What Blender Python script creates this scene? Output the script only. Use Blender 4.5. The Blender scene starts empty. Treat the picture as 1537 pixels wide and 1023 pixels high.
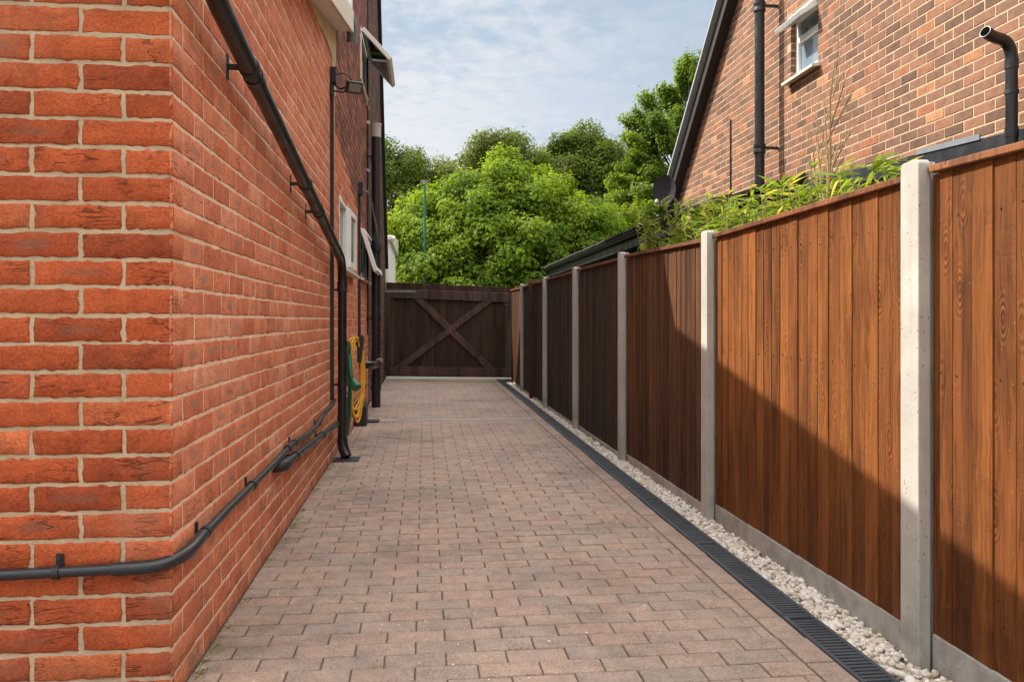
import bpy, math, random
import numpy as np
from mathutils import Vector, Matrix
S = bpy.context.scene
COL = S.collection
R = math.radians
rng = np.random.default_rng(7)
random.seed(7)

# ------------------------------------------------------------------ nodes
class NT:
    def __init__(s, tree): s.t = tree; s.n = tree.nodes; s.l = tree.links
    def node(s, typ, props=None, **ins):
        nd = s.n.new(typ)
        for k, v in (props or {}).items(): setattr(nd, k, v)
        for k, v in ins.items():
            key = int(k[1:]) if k[0] == '_' and k[1:].isdigit() else k.replace('_', ' ')
            sock = nd.inputs[key]
            if isinstance(v, bpy.types.NodeSocket): s.l.new(v, sock)
            else: sock.default_value = v
        return nd
    def attr(s, name='rnd'):
        nd = s.node('ShaderNodeAttribute', dict(attribute_name=name))
        sp = s.node('ShaderNodeSeparateXYZ', _0=nd.outputs['Vector'])
        return nd.outputs['Vector'], sp.outputs[0], sp.outputs[1], sp.outputs[2]
    def pos(s): return s.node('ShaderNodeNewGeometry').outputs['Position']
    def uv(s):
        u = s.node('ShaderNodeUVMap', dict(uv_map='UVMap')).outputs[0]
        sp = s.node('ShaderNodeSeparateXYZ', _0=u); return sp.outputs[0], sp.outputs[1]
    def scale(s, v, sc, off=None):
        m = s.node('ShaderNodeMapping', _0=v); m.inputs['Scale'].default_value = sc
        if off is not None: s.l.new(off, m.inputs['Location'])
        return m.outputs[0]
    def vmul(s, v, sc):
        return s.node('ShaderNodeVectorMath', dict(operation='MULTIPLY'), _0=v, _1=sc).outputs[0]
    def vadd(s, a, b): return s.node('ShaderNodeVectorMath', dict(operation='ADD'), _0=a, _1=b).outputs[0]
    def noise(s, v, sc, det=4, rough=.55, dist=0):
        return s.node('ShaderNodeTexNoise', Vector=v, Scale=sc, Detail=det, Roughness=rough, Distortion=dist).outputs[0]
    def voro(s, v, sc, feature='F1', rand=1):
        return s.node('ShaderNodeTexVoronoi', dict(feature=feature), Vector=v, Scale=sc, Randomness=rand).outputs[0]
    def math(s, op, a, b=0, c=None, clamp=False):
        nd = s.node('ShaderNodeMath', dict(operation=op, use_clamp=clamp), _0=a, _1=b)
        if c is not None:
            if isinstance(c, bpy.types.NodeSocket): s.l.new(c, nd.inputs[2])
            else: nd.inputs[2].default_value = c
        return nd.outputs[0]
    def rmp(s, v, a, b, lo=0., hi=1.):
        return s.node('ShaderNodeMapRange', dict(interpolation_type='SMOOTHSTEP'), _0=v, _1=a, _2=b, _3=lo, _4=hi).outputs[0]
    def ramp(s, v, stops, interp='LINEAR'):
        nd = s.node('ShaderNodeValToRGB', _0=v); cr = nd.color_ramp; cr.interpolation = interp
        while len(cr.elements) < len(stops): cr.elements.new(.5)
        for e, (p, c) in zip(cr.elements, stops): e.position = p; e.color = (*c, 1)
        return nd.outputs[0]
    def mix(s, f, a, b, mode='MIX'):
        nd = s.n.new('ShaderNodeMix'); nd.data_type = 'RGBA'; nd.blend_type = mode
        for sock, v in ((nd.inputs[0], f), (nd.inputs[6], a), (nd.inputs[7], b)):
            if isinstance(v, bpy.types.NodeSocket): s.l.new(v, sock)
            else: sock.default_value = (*v, 1) if isinstance(v, tuple) else v
        return nd.outputs[2]
    def bump(s, h, strength=.5, dist=.01, normal=None):
        nd = s.node('ShaderNodeBump', Strength=strength, Distance=dist, Height=h)
        if normal is not None: s.l.new(normal, nd.inputs['Normal'])
        return nd.outputs[0]
def mat(name, fn):
    m = bpy.data.materials.new(name); m.use_nodes = True; t = NT(m.node_tree); t.n.clear()
    out = t.n.new('ShaderNodeOutputMaterial'); bs = t.n.new('ShaderNodeBsdfPrincipled')
    t.l.new(bs.outputs[0], out.inputs[0])
    def put(col=None, rough=.6, normal=None, metal=0, spec=.5, **kw):
        for k, v in (('Base Color', col), ('Roughness', rough), ('Metallic', metal), ('Specular IOR Level', spec)):
            if v is None: continue
            if isinstance(v, bpy.types.NodeSocket): t.l.new(v, bs.inputs[k])
            else: bs.inputs[k].default_value = (*v, 1) if isinstance(v, tuple) else v
        if normal is not None: t.l.new(normal, bs.inputs['Normal'])
        for k, v in kw.items(): bs.inputs[k.replace('_', ' ')].default_value = v
    t.out = out; t.bs = bs
    fn(t, put); return m

def brick_fn(stops, crease=1., smudge=.6, smcol=(.16, .09, .07), axis='y', fine=1., grime=.25):
    def f(t, put):
        rv, r0, r1, r2 = t.attr(); P = t.pos(); u, v = t.uv()
        base = t.ramp(r0, stops)
        pv = t.vadd(P, t.vmul(rv, (17., 17., 17.)))
        n1 = t.noise(pv, 14, 5, .6)
        base = t.mix(1., base, t.ramp(n1, [(.25, (.72, .69, .67)), (.5, (1, 1, 1)), (.78, (1.22, 1.22, 1.17))]), 'MULTIPLY')
        nh = t.noise(t.vmul(pv, (1., 1., 1.5)), 120, 5, .72)
        base = t.mix(1., base, t.ramp(nh, [(.32, (.62, .55, .52)), (.5, (1, 1, 1)), (.68, (1.32, 1.38, 1.42))]), 'MULTIPLY')
        # grey kiss-mark in the middle of some bricks
        du = t.math('SUBTRACT', u, .5); dv = t.math('SUBTRACT', v, .5)
        d = t.math('ADD', t.math('MULTIPLY', t.math('MULTIPLY', du, du), 2.4), t.math('MULTIPLY', t.math('MULTIPLY', dv, dv), 3.))
        d = t.math('ADD', d, t.math('MULTIPLY', t.math('SUBTRACT', n1, .5), .55))
        sm = t.math('MULTIPLY', t.rmp(d, .22, .02), t.rmp(r1, .55, .75)); sm = t.math('MULTIPLY', sm, smudge)
        base = t.mix(sm, base, smcol)
        # horizontal drag creases
        sc = (6.5, 6.5, 34.)
        cr = t.noise(t.vmul(pv, sc), 1., 3, .55, .6)
        line = t.rmp(t.math('ABSOLUTE', t.math('SUBTRACT', cr, .5)), .0, .026, 1., 0.)
        gate = t.rmp(t.noise(pv, 9, 2), .47, .56)
        line = t.math('MULTIPLY', t.math('MULTIPLY', line, gate), t.math('MULTIPLY', t.rmp(r2, .1, .7, .25, 1.), crease))
        base = t.mix(t.math('MULTIPLY', line, .75), base, (.07, .02, .012))
        pit = t.rmp(t.voro(pv, 95), .16, .05)
        pit = t.math('MULTIPLY', pit, t.rmp(t.noise(pv, 30, 2), .52, .64))
        base = t.mix(t.math('MULTIPLY', pit, .5), base, (.09, .035, .02))
        sp = t.math('MULTIPLY', t.rmp(t.voro(t.vadd(pv, (3., 1., 2.)), 130), .13, .05), t.rmp(n1, .5, .65))
        base = t.mix(t.math('MULTIPLY', sp, .55), base, (.62, .42, .3))
        # mortar smear and grime over the faces
        g = t.rmp(t.noise(P, 2.3, 6, .65), .52, .75)
        base = t.mix(t.math('MULTIPLY', g, grime), base, (.42, .27, .19))
        z = t.node('ShaderNodeSeparateXYZ', _0=P).outputs[2]
        low = t.math('MULTIPLY', t.rmp(z, .35, 0.), t.rmp(t.noise(P, 6, 5), .35, .6))
        base = t.mix(t.math('MULTIPLY', low, .35), base, (.12, .085, .06))
        h = t.math('SUBTRACT', t.math('MULTIPLY', t.noise(pv, 70, 6, .72), .9), t.math('MULTIPLY', line, .9))
        h = t.math('SUBTRACT', h, t.math('MULTIPLY', pit, .5))
        h = t.math('ADD', h, t.math('MULTIPLY', n1, .5))
        put(base, .85, t.bump(h, .75, .004 * fine), spec=.25)
    return f
def mortar_fn(col, dark):
    def f(t, put):
        P = t.pos(); n = t.noise(P, 8, 6, .6); n2 = t.noise(P, 90, 4, .7)
        c = t.mix(t.rmp(n, .35, .7), col, dark)
        c = t.mix(t.math('MULTIPLY', t.rmp(n2, .55, .72), .5), c, tuple(x * .55 for x in col))
        put(c, .95, t.bump(t.math('ADD', n2, t.noise(P, 25, 3)), .9, .005), spec=.15)
    return f
M = {}
M['brick_orange'] = mat('orange_brick', brick_fn([(0, (.30, .058, .020)), (.3, (.42, .085, .027)), (.55, (.47, .10, .033)), (.8, (.36, .068, .023)), (1, (.56, .15, .055))], smudge=.4))
M['brick_side'] = mat('salmon_brick', brick_fn([(0, (.52, .155, .072)), (.3, (.61, .205, .10)), (.6, (.65, .24, .125)), (.85, (.55, .165, .078)), (1, (.70, .32, .19))], smudge=.65, smcol=(.30, .20, .16), crease=.6, grime=.1))
M['brick_brown'] = mat('brown_brick', brick_fn([(0, (.13, .05, .032)), (.4, (.20, .075, .045)), (.75, (.25, .10, .06)), (1, (.36, .13, .07))], crease=.3, grime=.15))
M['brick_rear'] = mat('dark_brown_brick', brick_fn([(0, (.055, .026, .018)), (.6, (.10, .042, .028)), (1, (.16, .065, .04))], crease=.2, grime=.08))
M['brick_neighbour'] = mat('russet_brick', brick_fn([(0, (.13, .075, .052)), (.3, (.20, .107, .070)), (.6, (.25, .128, .080)), (.85, (.29, .140, .083)), (.95, (.33, .13, .065)), (1, (.44, .23, .12))], crease=.25, smudge=.35, grime=.12))
M['mortar'] = mat('buff_mortar', mortar_fn((.56, .42, .28), (.44, .32, .21)))
M['mortar_pink'] = mat('pinkish_mortar', mortar_fn((.82, .63, .47), (.72, .52, .38)))
M['mortar_dim'] = mat('dull_mortar', mortar_fn((.36, .24, .17), (.26, .17, .12)))
M['mortar_neighbour'] = mat('cream_mortar', mortar_fn((.64, .46, .30), (.52, .37, .24)))
M['render_cream'] = mat('cream_render', mortar_fn((.62, .50, .33), (.5, .38, .24)))

def paver_fn(t, put):
    rv, r0, r1, r2 = t.attr(); P = t.pos(); pv = t.vadd(P, t.vmul(rv, (13., 13., 13.)))
    c = t.ramp(r0, [(0, (.335, .268, .228)), (.3, (.372, .288, .240)), (.6, (.392, .295, .243)), (.85, (.412, .290, .235)), (1, (.350, .290, .250))])
    c = t.mix(1., c, t.ramp(t.noise(pv, 13, 6, .65), [(.25, (.72, .72, .73)), (.5, (1, 1, 1)), (.8, (1.22, 1.17, 1.12))]), 'MULTIPLY')
    c = t.mix(1., c, t.ramp(t.noise(P, 1.1, 6, .7), [(.3, (.68, .67, .66)), (.5, (1, 1, 1)), (.72, (1.14, 1.12, 1.08))]), 'MULTIPLY')
    fl = t.math('MULTIPLY', t.rmp(t.voro(pv, 85), .2, .08), t.rmp(t.noise(pv, 37, 2), .52, .6))
    c = t.mix(t.math('MULTIPLY', fl, .6), c, (.62, .5, .40))
    fd = t.math('MULTIPLY', t.rmp(t.voro(t.vadd(pv, (5., 2., 1.)), 110), .2, .08), t.rmp(t.noise(pv, 45, 2), .5, .6))
    c = t.mix(t.math('MULTIPLY', fd, .5), c, (.08, .055, .045))
    x = t.node('ShaderNodeSeparateXYZ', _0=P).outputs[0]
    mo = t.math('MULTIPLY', t.rmp(x, -.2, -.68), t.rmp(t.noise(P, 4, 6, .7), .45, .65))
    c = t.mix(t.math('MULTIPLY', mo, .45), c, (.13, .11, .07))
    nh = t.noise(pv, 130, 5, .75)
    c = t.mix(1., c, t.ramp(nh, [(.3, (.55, .54, .53)), (.5, (1, 1, 1)), (.7, (1.4, 1.38, 1.35))]), 'MULTIPLY')
    h = t.math('ADD', nh, t.math('MULTIPLY', t.noise(pv, 35, 4), .8))
    put(c, .82, t.bump(h, 1., .005), spec=.3)
M['paver'] = mat('pinkish_paving_block', paver_fn)
def sand_fn(t, put):
    P = t.pos(); c = t.ramp(t.noise(P, 9, 6, .7), [(.3, (.055, .042, .032)), (.6, (.105, .08, .06)), (.70, (.09, .115, .04))])
    put(c, .95, t.bump(t.noise(P, 200, 3), .7, .004))
M['sand'] = mat('joint_sand', sand_fn)

def wood_fn(stops, sheen=.18, knots=.65):
    def f(t, put):
        rv, r0, r1, r2 = t.attr(); P = t.pos(); pv = t.vadd(P, t.vmul(rv, (7., 7., 7.)))
        base = t.ramp(r0, stops)
        wob = t.noise(t.vmul(pv, (3., 3., 1.2)), 1.3, 3)
        q = t.vadd(t.vmul(pv, (85., 85., 2.2)), t.vmul(t.node('ShaderNodeCombineXYZ', _0=wob, _1=wob, _2=wob).outputs[0], (9., 9., 0.)))
        g = t.noise(q, 1., 6, .62)
        big = t.noise(t.vmul(pv, (7., 7., .9)), 1., 5, .6)
        base = t.mix(1., base, t.ramp(g, [(.30, (.52, .47, .44)), (.5, (1, 1, 1)), (.70, (1.3, 1.3, 1.25))]), 'MULTIPLY')
        base = t.mix(1., base, t.ramp(big, [(.30, (.34, .30, .28)), (.5, (1, 1, 1)), (.70, (1.4, 1.38, 1.32))]), 'MULTIPLY')
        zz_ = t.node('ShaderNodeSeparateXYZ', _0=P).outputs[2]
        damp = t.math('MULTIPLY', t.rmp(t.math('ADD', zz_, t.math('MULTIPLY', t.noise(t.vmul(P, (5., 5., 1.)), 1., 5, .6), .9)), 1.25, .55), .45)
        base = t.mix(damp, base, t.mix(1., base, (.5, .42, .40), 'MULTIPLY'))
        k = t.voro(t.vmul(pv, (9.5, 9.5, 3.6)), 1., rand=1.)
        kn = t.math('MULTIPLY', t.rmp(k, .17, .05), knots); ring = t.math('MULTIPLY', t.math('SINE', t.math('MULTIPLY', k, 75.)), t.rmp(k, .42, .1))
        base = t.mix(t.math('MULTIPLY', kn, .65), base, (.05, .017, .008))
        base = t.mix(t.math('MULTIPLY', t.rmp(ring, .2, .9), .3 * knots), base, (.10, .035, .012))
        cut = t.noise(t.vmul(pv, (6., 6., 80.)), 1., 2, .5)
        cut = t.math('MULTIPLY', t.rmp(t.math('ABSOLUTE', t.math('SUBTRACT', cut, .5)), 0, .015, 1, 0), t.rmp(t.noise(pv, 4.5, 2), .52, .62))
        base = t.mix(t.math('MULTIPLY', cut, .3), base, (.07, .025, .01))
        sp_ = t.math('MULTIPLY', t.rmp(t.voro(t.vmul(pv, (1., 1., .6)), 60.), .15, .05), t.rmp(t.noise(pv, 14, 2), .5, .6))
        base = t.mix(t.math('MULTIPLY', sp_, .5), base, (.5, .3, .16))
        h = t.math('ADD', t.math('MULTIPLY', g, 1.3), t.math('MULTIPLY', ring, .45)); h = t.math('SUBTRACT', h, t.math('MULTIPLY', cut, .35))
        put(base, t.rmp(g, .3, .8, .6, .8), t.bump(h, .9, .004), spec=sheen)
    return f
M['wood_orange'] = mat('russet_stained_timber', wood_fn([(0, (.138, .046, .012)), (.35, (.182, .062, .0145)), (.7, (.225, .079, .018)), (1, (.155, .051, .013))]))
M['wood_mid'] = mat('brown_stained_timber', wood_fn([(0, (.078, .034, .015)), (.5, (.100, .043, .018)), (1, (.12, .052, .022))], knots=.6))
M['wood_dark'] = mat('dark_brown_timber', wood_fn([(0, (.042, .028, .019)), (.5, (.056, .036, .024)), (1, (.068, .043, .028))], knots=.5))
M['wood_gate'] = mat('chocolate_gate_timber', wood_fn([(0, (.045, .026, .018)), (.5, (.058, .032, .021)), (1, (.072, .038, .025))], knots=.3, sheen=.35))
M['wood_rail'] = mat('gate_rail_timber', wood_fn([(0, (.088, .056, .044)), (1, (.105, .066, .050))], knots=.4, sheen=.35))
M['wood_cap'] = mat('capping_timber', wood_fn([(0, (.15, .058, .026)), (1, (.20, .08, .034))], knots=.4))

def conc_fn(a, b, moss=.0):
    def f(t, put):
        P = t.pos(); n = t.noise(P, 5, 6, .65); n2 = t.noise(P, 70, 5, .7)
        c = t.mix(t.rmp(n, .3, .7), a, b)
        c = t.mix(t.math('MULTIPLY', t.rmp(n2, .55, .7), .35), c, tuple(x * .6 for x in a))
        pit = t.math('MULTIPLY', t.rmp(t.voro(t.vmul(P, (1., 1., .55)), 75), .22, .08), t.rmp(t.noise(P, 16, 2), .48, .58))
        c = t.mix(t.math('MULTIPLY', pit, .6), c, tuple(x * .4 for x in b))
        z = t.node('ShaderNodeSeparateXYZ', _0=P).outputs[2]
        lo = t.math('MULTIPLY', t.rmp(z, .32, .02), t.rmp(t.noise(P, 12, 5), .4, .65))
        c = t.mix(t.math('MULTIPLY', lo, .35), c, (.14, .12, .07))
        st = t.rmp(t.noise(t.vmul(P, (18., 18., 1.2)), 1., 5, .6), .5, .75)
        c = t.mix(t.math('MULTIPLY', st, .22), c, tuple(x * .5 for x in b))
        h = t.math('SUBTRACT', t.math('MULTIPLY', n2, .4), pit)
        put(c, .88, t.bump(h, .7, .004), spec=.25)
    return f
M['concrete'] = mat('weathered_concrete', conc_fn((.50, .47, .42), (.40, .37, .33)))
M['concrete_board'] = mat('gravel_board_concrete', conc_fn((.43, .40, .37), (.33, .31, .28)))
M['threshold'] = mat('pale_threshold', conc_fn((.4, .37, .32), (.33, .30, .26)))
def plastic(col, rough=.3, spec=.5, var=.3, bump=.15):
    def f(t, put):
        P = t.pos(); n = t.noise(P, 6, 5, .6)
        c = t.mix(t.math('MULTIPLY', t.rmp(n, .35, .75), var), col, tuple(min(1, x * 1.5 + .003) for x in col))
        du = t.rmp(t.noise(P, 30, 5, .7), .5, .8)
        c = t.mix(t.math('MULTIPLY', du, var * .16), c, (.25, .21, .17))
        put(c, t.rmp(n, .3, .7, rough, min(1, rough + .2)), t.bump(t.noise(P, 45, 2), bump, .002), spec=spec)
    return f
M['black_pvc'] = mat('black_pipe_plastic', plastic((.013, .013, .015), .28))
M['dull_black'] = mat('dull_black_plastic', plastic((.018, .018, .020), .5))
M['conduit'] = mat('dark_grey_conduit', plastic((.020, .022, .026), .25))
M['white_pvc'] = mat('white_window_plastic', plastic((.84, .84, .82), .3, var=.12))
M['cream_pvc'] = mat('weathered_cream_plastic', plastic((.66, .60, .48), .4, var=.3))
M['grey_cap'] = mat('pale_grey_plastic', plastic((.45, .42, .36), .5))
M['grey_lead'] = mat('grey_lead', plastic((.17, .19, .21), .5))
M['verge'] = mat('pale_grey_verge', plastic((.33, .36, .38), .5))
M['dark_trim'] = mat('dark_brown_trim', plastic((.025, .019, .015), .6))
M['black_fascia'] = mat('black_fascia_board', plastic((.014, .015, .018), .35))
M['drain_metal'] = mat('anthracite_drain_grate', plastic((.060, .070, .082), .4, var=.4))
M['galv'] = mat('pale_steel_grate', plastic((.46, .44, .40), .45, var=.5))
M['void'] = mat('painted_hollow_dark', plastic((.004, .004, .004), .9, spec=0., var=0))  # near-black colour standing in for the darkness of hollows
M['roof_tile'] = mat('slate_roof_covering', plastic((.045, .042, .042), .8, var=.5, bump=.5))
M['strap'] = mat('galvanised_strap', plastic((.22, .20, .18), .5, var=.6))
M['yellow_hose'] = mat('yellow_hose', plastic((.72, .36, .02), .35, var=.1))
M['green_hose'] = mat('green_hose', plastic((.012, .10, .05), .35, var=.1))
M['green_gun'] = mat('green_spray_gun', plastic((.01, .13, .075), .3, var=.1))
M['green_pole'] = mat('green_painted_metal', plastic((.01, .12, .085), .4, var=.2))
M['dish'] = mat('dark_grey_dish', plastic((.038, .035, .036), .85, var=.1, spec=.2))
def glass_fn(t, put):
    put((.02, .025, .03), .03, spec=.9)
M['glass'] = mat('window_glass', glass_fn)
M['glass_pale'] = mat('painted_sky_window_glass', lambda t, put: put((.20, .27, .34), .06, spec=.8))  # pale blue base colour stands in for the sky's reflection in the pane
def lens_fn(t, put): put((.20, .19, .15), .35)
M['lamp_glass'] = mat('floodlight_lens', lens_fn)
def soil_fn(t, put):
    P = t.pos(); put(t.ramp(t.noise(P, 3, 6, .7), [(.3, (.05, .045, .03)), (.7, (.09, .08, .05))]), .95, t.bump(t.noise(P, 20, 5), .8, .03))
M['soil'] = mat('soil', soil_fn)
def grass_fn(t, put):
    P = t.pos(); put(t.ramp(t.noise(P, 1.5, 6, .7), [(.3, (.03, .06, .012)), (.7, (.07, .12, .025))]), .95, t.bump(t.noise(P, 30, 5), .8, .03))
M['grass'] = mat('rough_grass', grass_fn)
def pebble_fn(t, put):
    rv, r0, r1, r2 = t.attr(); P = t.pos()
    c = t.ramp(r0, [(0, (.42, .33, .24)), (.15, (.58, .50, .40)), (.5, (.72, .66, .58)), (.85, (.78, .74, .68)), (1, (.36, .32, .27))])
    c = t.mix(t.math('MULTIPLY', t.rmp(t.noise(P, 60, 5, .7), .45, .75), .35), c, (.40, .33, .26))
    put(c, .7, t.bump(t.noise(P, 150, 3), .4, .003), spec=.35)
M['pebble'] = mat('white_pebbles', pebble_fn)
def bark_fn(t, put):
    P = t.pos(); put(t.ramp(t.noise(t.vmul(P, (9., 9., 2.)), 1., 5), [(.3, (.05, .038, .028)), (.7, (.12, .095, .07))]), .95, t.bump(t.noise(t.vmul(P, (20., 20., 5.)), 1., 4), .9, .03))
M['bark'] = mat('tree_bark', bark_fn)
def leafmat(name, stops, trans, tmix=.4):
    m = bpy.data.materials.new(name); m.use_nodes = True; t = NT(m.node_tree); t.n.clear()
    rv, r0, r1, r2 = t.attr()
    c = t.ramp(r0, stops)
    d = t.node('ShaderNodeBsdfPrincipled', Base_Color=c, Roughness=.6); d.inputs['Specular IOR Level'].default_value = .18
    tr = t.node('ShaderNodeBsdfTranslucent', Color=t.mix(1., c, trans, 'MULTIPLY'))
    mx = t.node('ShaderNodeMixShader', _0=tmix, _1=d.outputs[0], _2=tr.outputs[0])
    t.node('ShaderNodeOutputMaterial', Surface=mx.outputs[0]); return m
YG = (2.2, 2.0, .8)
M['leaf_bright'] = leafmat('bright_green_leaves', [(0, (.075, .14, .011)), (.5, (.135, .215, .016)), (1, (.23, .30, .028))], YG)
M['leaf_olive'] = leafmat('olive_green_leaves', [(0, (.065, .10, .016)), (.5, (.105, .145, .026)), (1, (.15, .18, .04))], YG)
M['leaf_dark'] = leafmat('dark_green_leaves', [(0, (.048, .08, .009)), (.5, (.078, .12, .012)), (1, (.12, .165, .018))], YG)
M['leaf_mid'] = leafmat('mid_green_leaves', [(0, (.07, .125, .012)), (.5, (.115, .18, .018)), (1, (.165, .225, .026))], YG)
M['leaf_fresh'] = leafmat('fresh_green_leaves', [(0, (.11, .165, .015)), (.5, (.16, .22, .02)), (1, (.22, .27, .03))], YG)
M['leaf_bamboo'] = leafmat('lance_shaped_leaves', [(0, (.08, .14, .02)), (.5, (.14, .22, .03)), (.85, (.22, .28, .06)), (1, (.42, .36, .14))], YG)
M['stem_pale'] = mat('pale_tan_stem', plastic((.26, .17, .07), .6))

# ------------------------------------------------------------------ mesh helpers
def link(o, parent=None):
    COL.objects.link(o)
    if parent: o.parent = parent
    return o
def tag(o, label=None, cat=None, group=None, kind=None):
    for k, v in (('label', label), ('category', cat), ('group', group), ('kind', kind)):
        if v: o[k] = v
    return o
def thing(name, label, cat, group=None, loc=(0, 0, 0)):
    o = bpy.data.objects.new(name, None); COL.objects.link(o); o.location = loc; o.empty_display_size = .1
    return tag(o, label, cat, group)
class MB:
    def __init__(s): s.v = []; s.f = []; s.r = []
    def add(s, vs, fs, rnd=None):
        b = len(s.v); rnd = rnd if rnd is not None else (random.random(), random.random(), random.random())
        s.v += [tuple(v) for v in vs]; s.r += [rnd] * len(vs); s.f += [tuple(b + i for i in f) for f in fs]
    def box(s, x0, x1, y0, y1, z0, z1, rnd=None):
        s.add([(x, y, z) for x in (x0, x1) for y in (y0, y1) for z in (z0, z1)],
              [(0, 1, 3, 2), (4, 6, 7, 5), (0, 4, 5, 1), (2, 3, 7, 6), (0, 2, 6, 4), (1, 5, 7, 3)], rnd); return s
    def obox(s, c, ax, ay, az, h, rnd=None):
        c = Vector(c); ax, ay, az = Vector(ax).normalized() * h[0], Vector(ay).normalized() * h[1], Vector(az).normalized() * h[2]
        s.add([c + ax * i + ay * j + az * k for i in (-1, 1) for j in (-1, 1) for k in (-1, 1)],
              [(0, 1, 3, 2), (4, 6, 7, 5), (0, 4, 5, 1), (2, 3, 7, 6), (0, 2, 6, 4), (1, 5, 7, 3)], rnd); return s
    def bar(s, a, b, w, t, side=(0, 0, 1), rnd=None):
        a, b = Vector(a), Vector(b); d = (b - a); L = d.length; d.normalize(); sd = Vector(side); n = d.cross(sd).normalized(); sd = n.cross(d).normalized()
        return s.obox((a + b) / 2, d, sd, n, (L / 2, w / 2, t / 2), rnd)
    def prism(s, poly, axis, a0, a1, rnd=None):
        n = len(poly); mk = {'x': lambda p, a: (a, p[0], p[1]), 'y': lambda p, a: (p[0], a, p[1]), 'z': lambda p, a: (p[0], p[1], a)}[axis]
        s.add([mk(p, a0) for p in poly] + [mk(p, a1) for p in poly],
              [tuple(range(n))[::-1], tuple(range(n, 2 * n))] + [(i, (i + 1) % n, n + (i + 1) % n, n + i) for i in range(n)], rnd); return s
    def tube(s, pts, r, n=14, caps=True, rnd=None):
        pts = [Vector(p) for p in pts]; rs = r if isinstance(r, (list, tuple)) else [r] * len(pts)
        t0 = (pts[1] - pts[0]).normalized(); up = Vector((0, 0, 1)) if abs(t0.z) < .9 else Vector((1, 0, 0))
        nrm = t0.cross(up).normalized(); vs = []; prev = t0
        for i, p in enumerate(pts):
            t = (pts[min(i + 1, len(pts) - 1)] - pts[max(i - 1, 0)]).normalized()
            q = prev.rotation_difference(t); nrm = (q @ nrm); nrm = (nrm - t * nrm.dot(t)).normalized(); prev = t; bn = t.cross(nrm)
            for k in range(n):
                a = 2 * math.pi * k / n; vs.append(p + (nrm * math.cos(a) + bn * math.sin(a)) * rs[i])
        fs = [(i * n + k, i * n + (k + 1) % n, (i + 1) * n + (k + 1) % n, (i + 1) * n + k) for i in range(len(pts) - 1) for k in range(n)]
        if caps: fs += [tuple(range(n))[::-1], tuple(range((len(pts) - 1) * n, len(pts) * n))]
        s.add(vs, fs, rnd); return s
    def build(s, name, m, parent=None, smooth=False, bevel=0, seg=2):
        me = bpy.data.meshes.new(name); me.from_pydata(s.v, [], s.f); me.update()
        a = me.attributes.new('rnd', 'FLOAT_VECTOR', 'POINT'); a.data.foreach_set('vector', np.array(s.r, dtype=np.float32).ravel())
        me.materials.append(m)
        if smooth:
            me.polygons.foreach_set('use_smooth', [True] * len(me.polygons)); me.set_sharp_from_angle(angle=R(38))
        o = link(bpy.data.objects.new(name, me), parent)
        if bevel:
            b = o.modifiers.new('bevel', 'BEVEL'); b.width = bevel; b.segments = seg; b.limit_method = 'ANGLE'; b.angle_limit = R(40)
        return o
def npmesh(name, V, F, rnd, m, parent=None, smooth=False, uv=None):
    V = np.asarray(V, dtype=np.float32); F = np.asarray(F, dtype=np.int32); k = F.shape[1]
    me = bpy.data.meshes.new(name); me.vertices.add(len(V)); me.vertices.foreach_set('co', V.ravel())
    me.loops.add(F.size); me.loops.foreach_set('vertex_index', F.ravel())
    me.polygons.add(len(F)); me.polygons.foreach_set('loop_start', np.arange(0, F.size, k, dtype=np.int32))
    me.polygons.foreach_set('use_smooth', np.full(len(F), smooth))
    me.update(calc_edges=True)
    a = me.attributes.new('rnd', 'FLOAT_VECTOR', 'POINT'); a.data.foreach_set('vector', np.asarray(rnd, dtype=np.float32).ravel())
    if uv is not None:
        l = me.uv_layers.new(name='UVMap'); l.data.foreach_set('uv', np.asarray(uv, dtype=np.float32)[F.ravel()].ravel())
    me.materials.append(m); me.validate()
    return link(bpy.data.objects.new(name, me), parent)
def arc(p0, c, p1, n=7):
    p0, c, p1 = Vector(p0), Vector(c), Vector(p1)
    return [(p0 * (1 - t) ** 2 + c * 2 * t * (1 - t) + p1 * t * t) for t in [i / n for i in range(n + 1)]]

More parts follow.
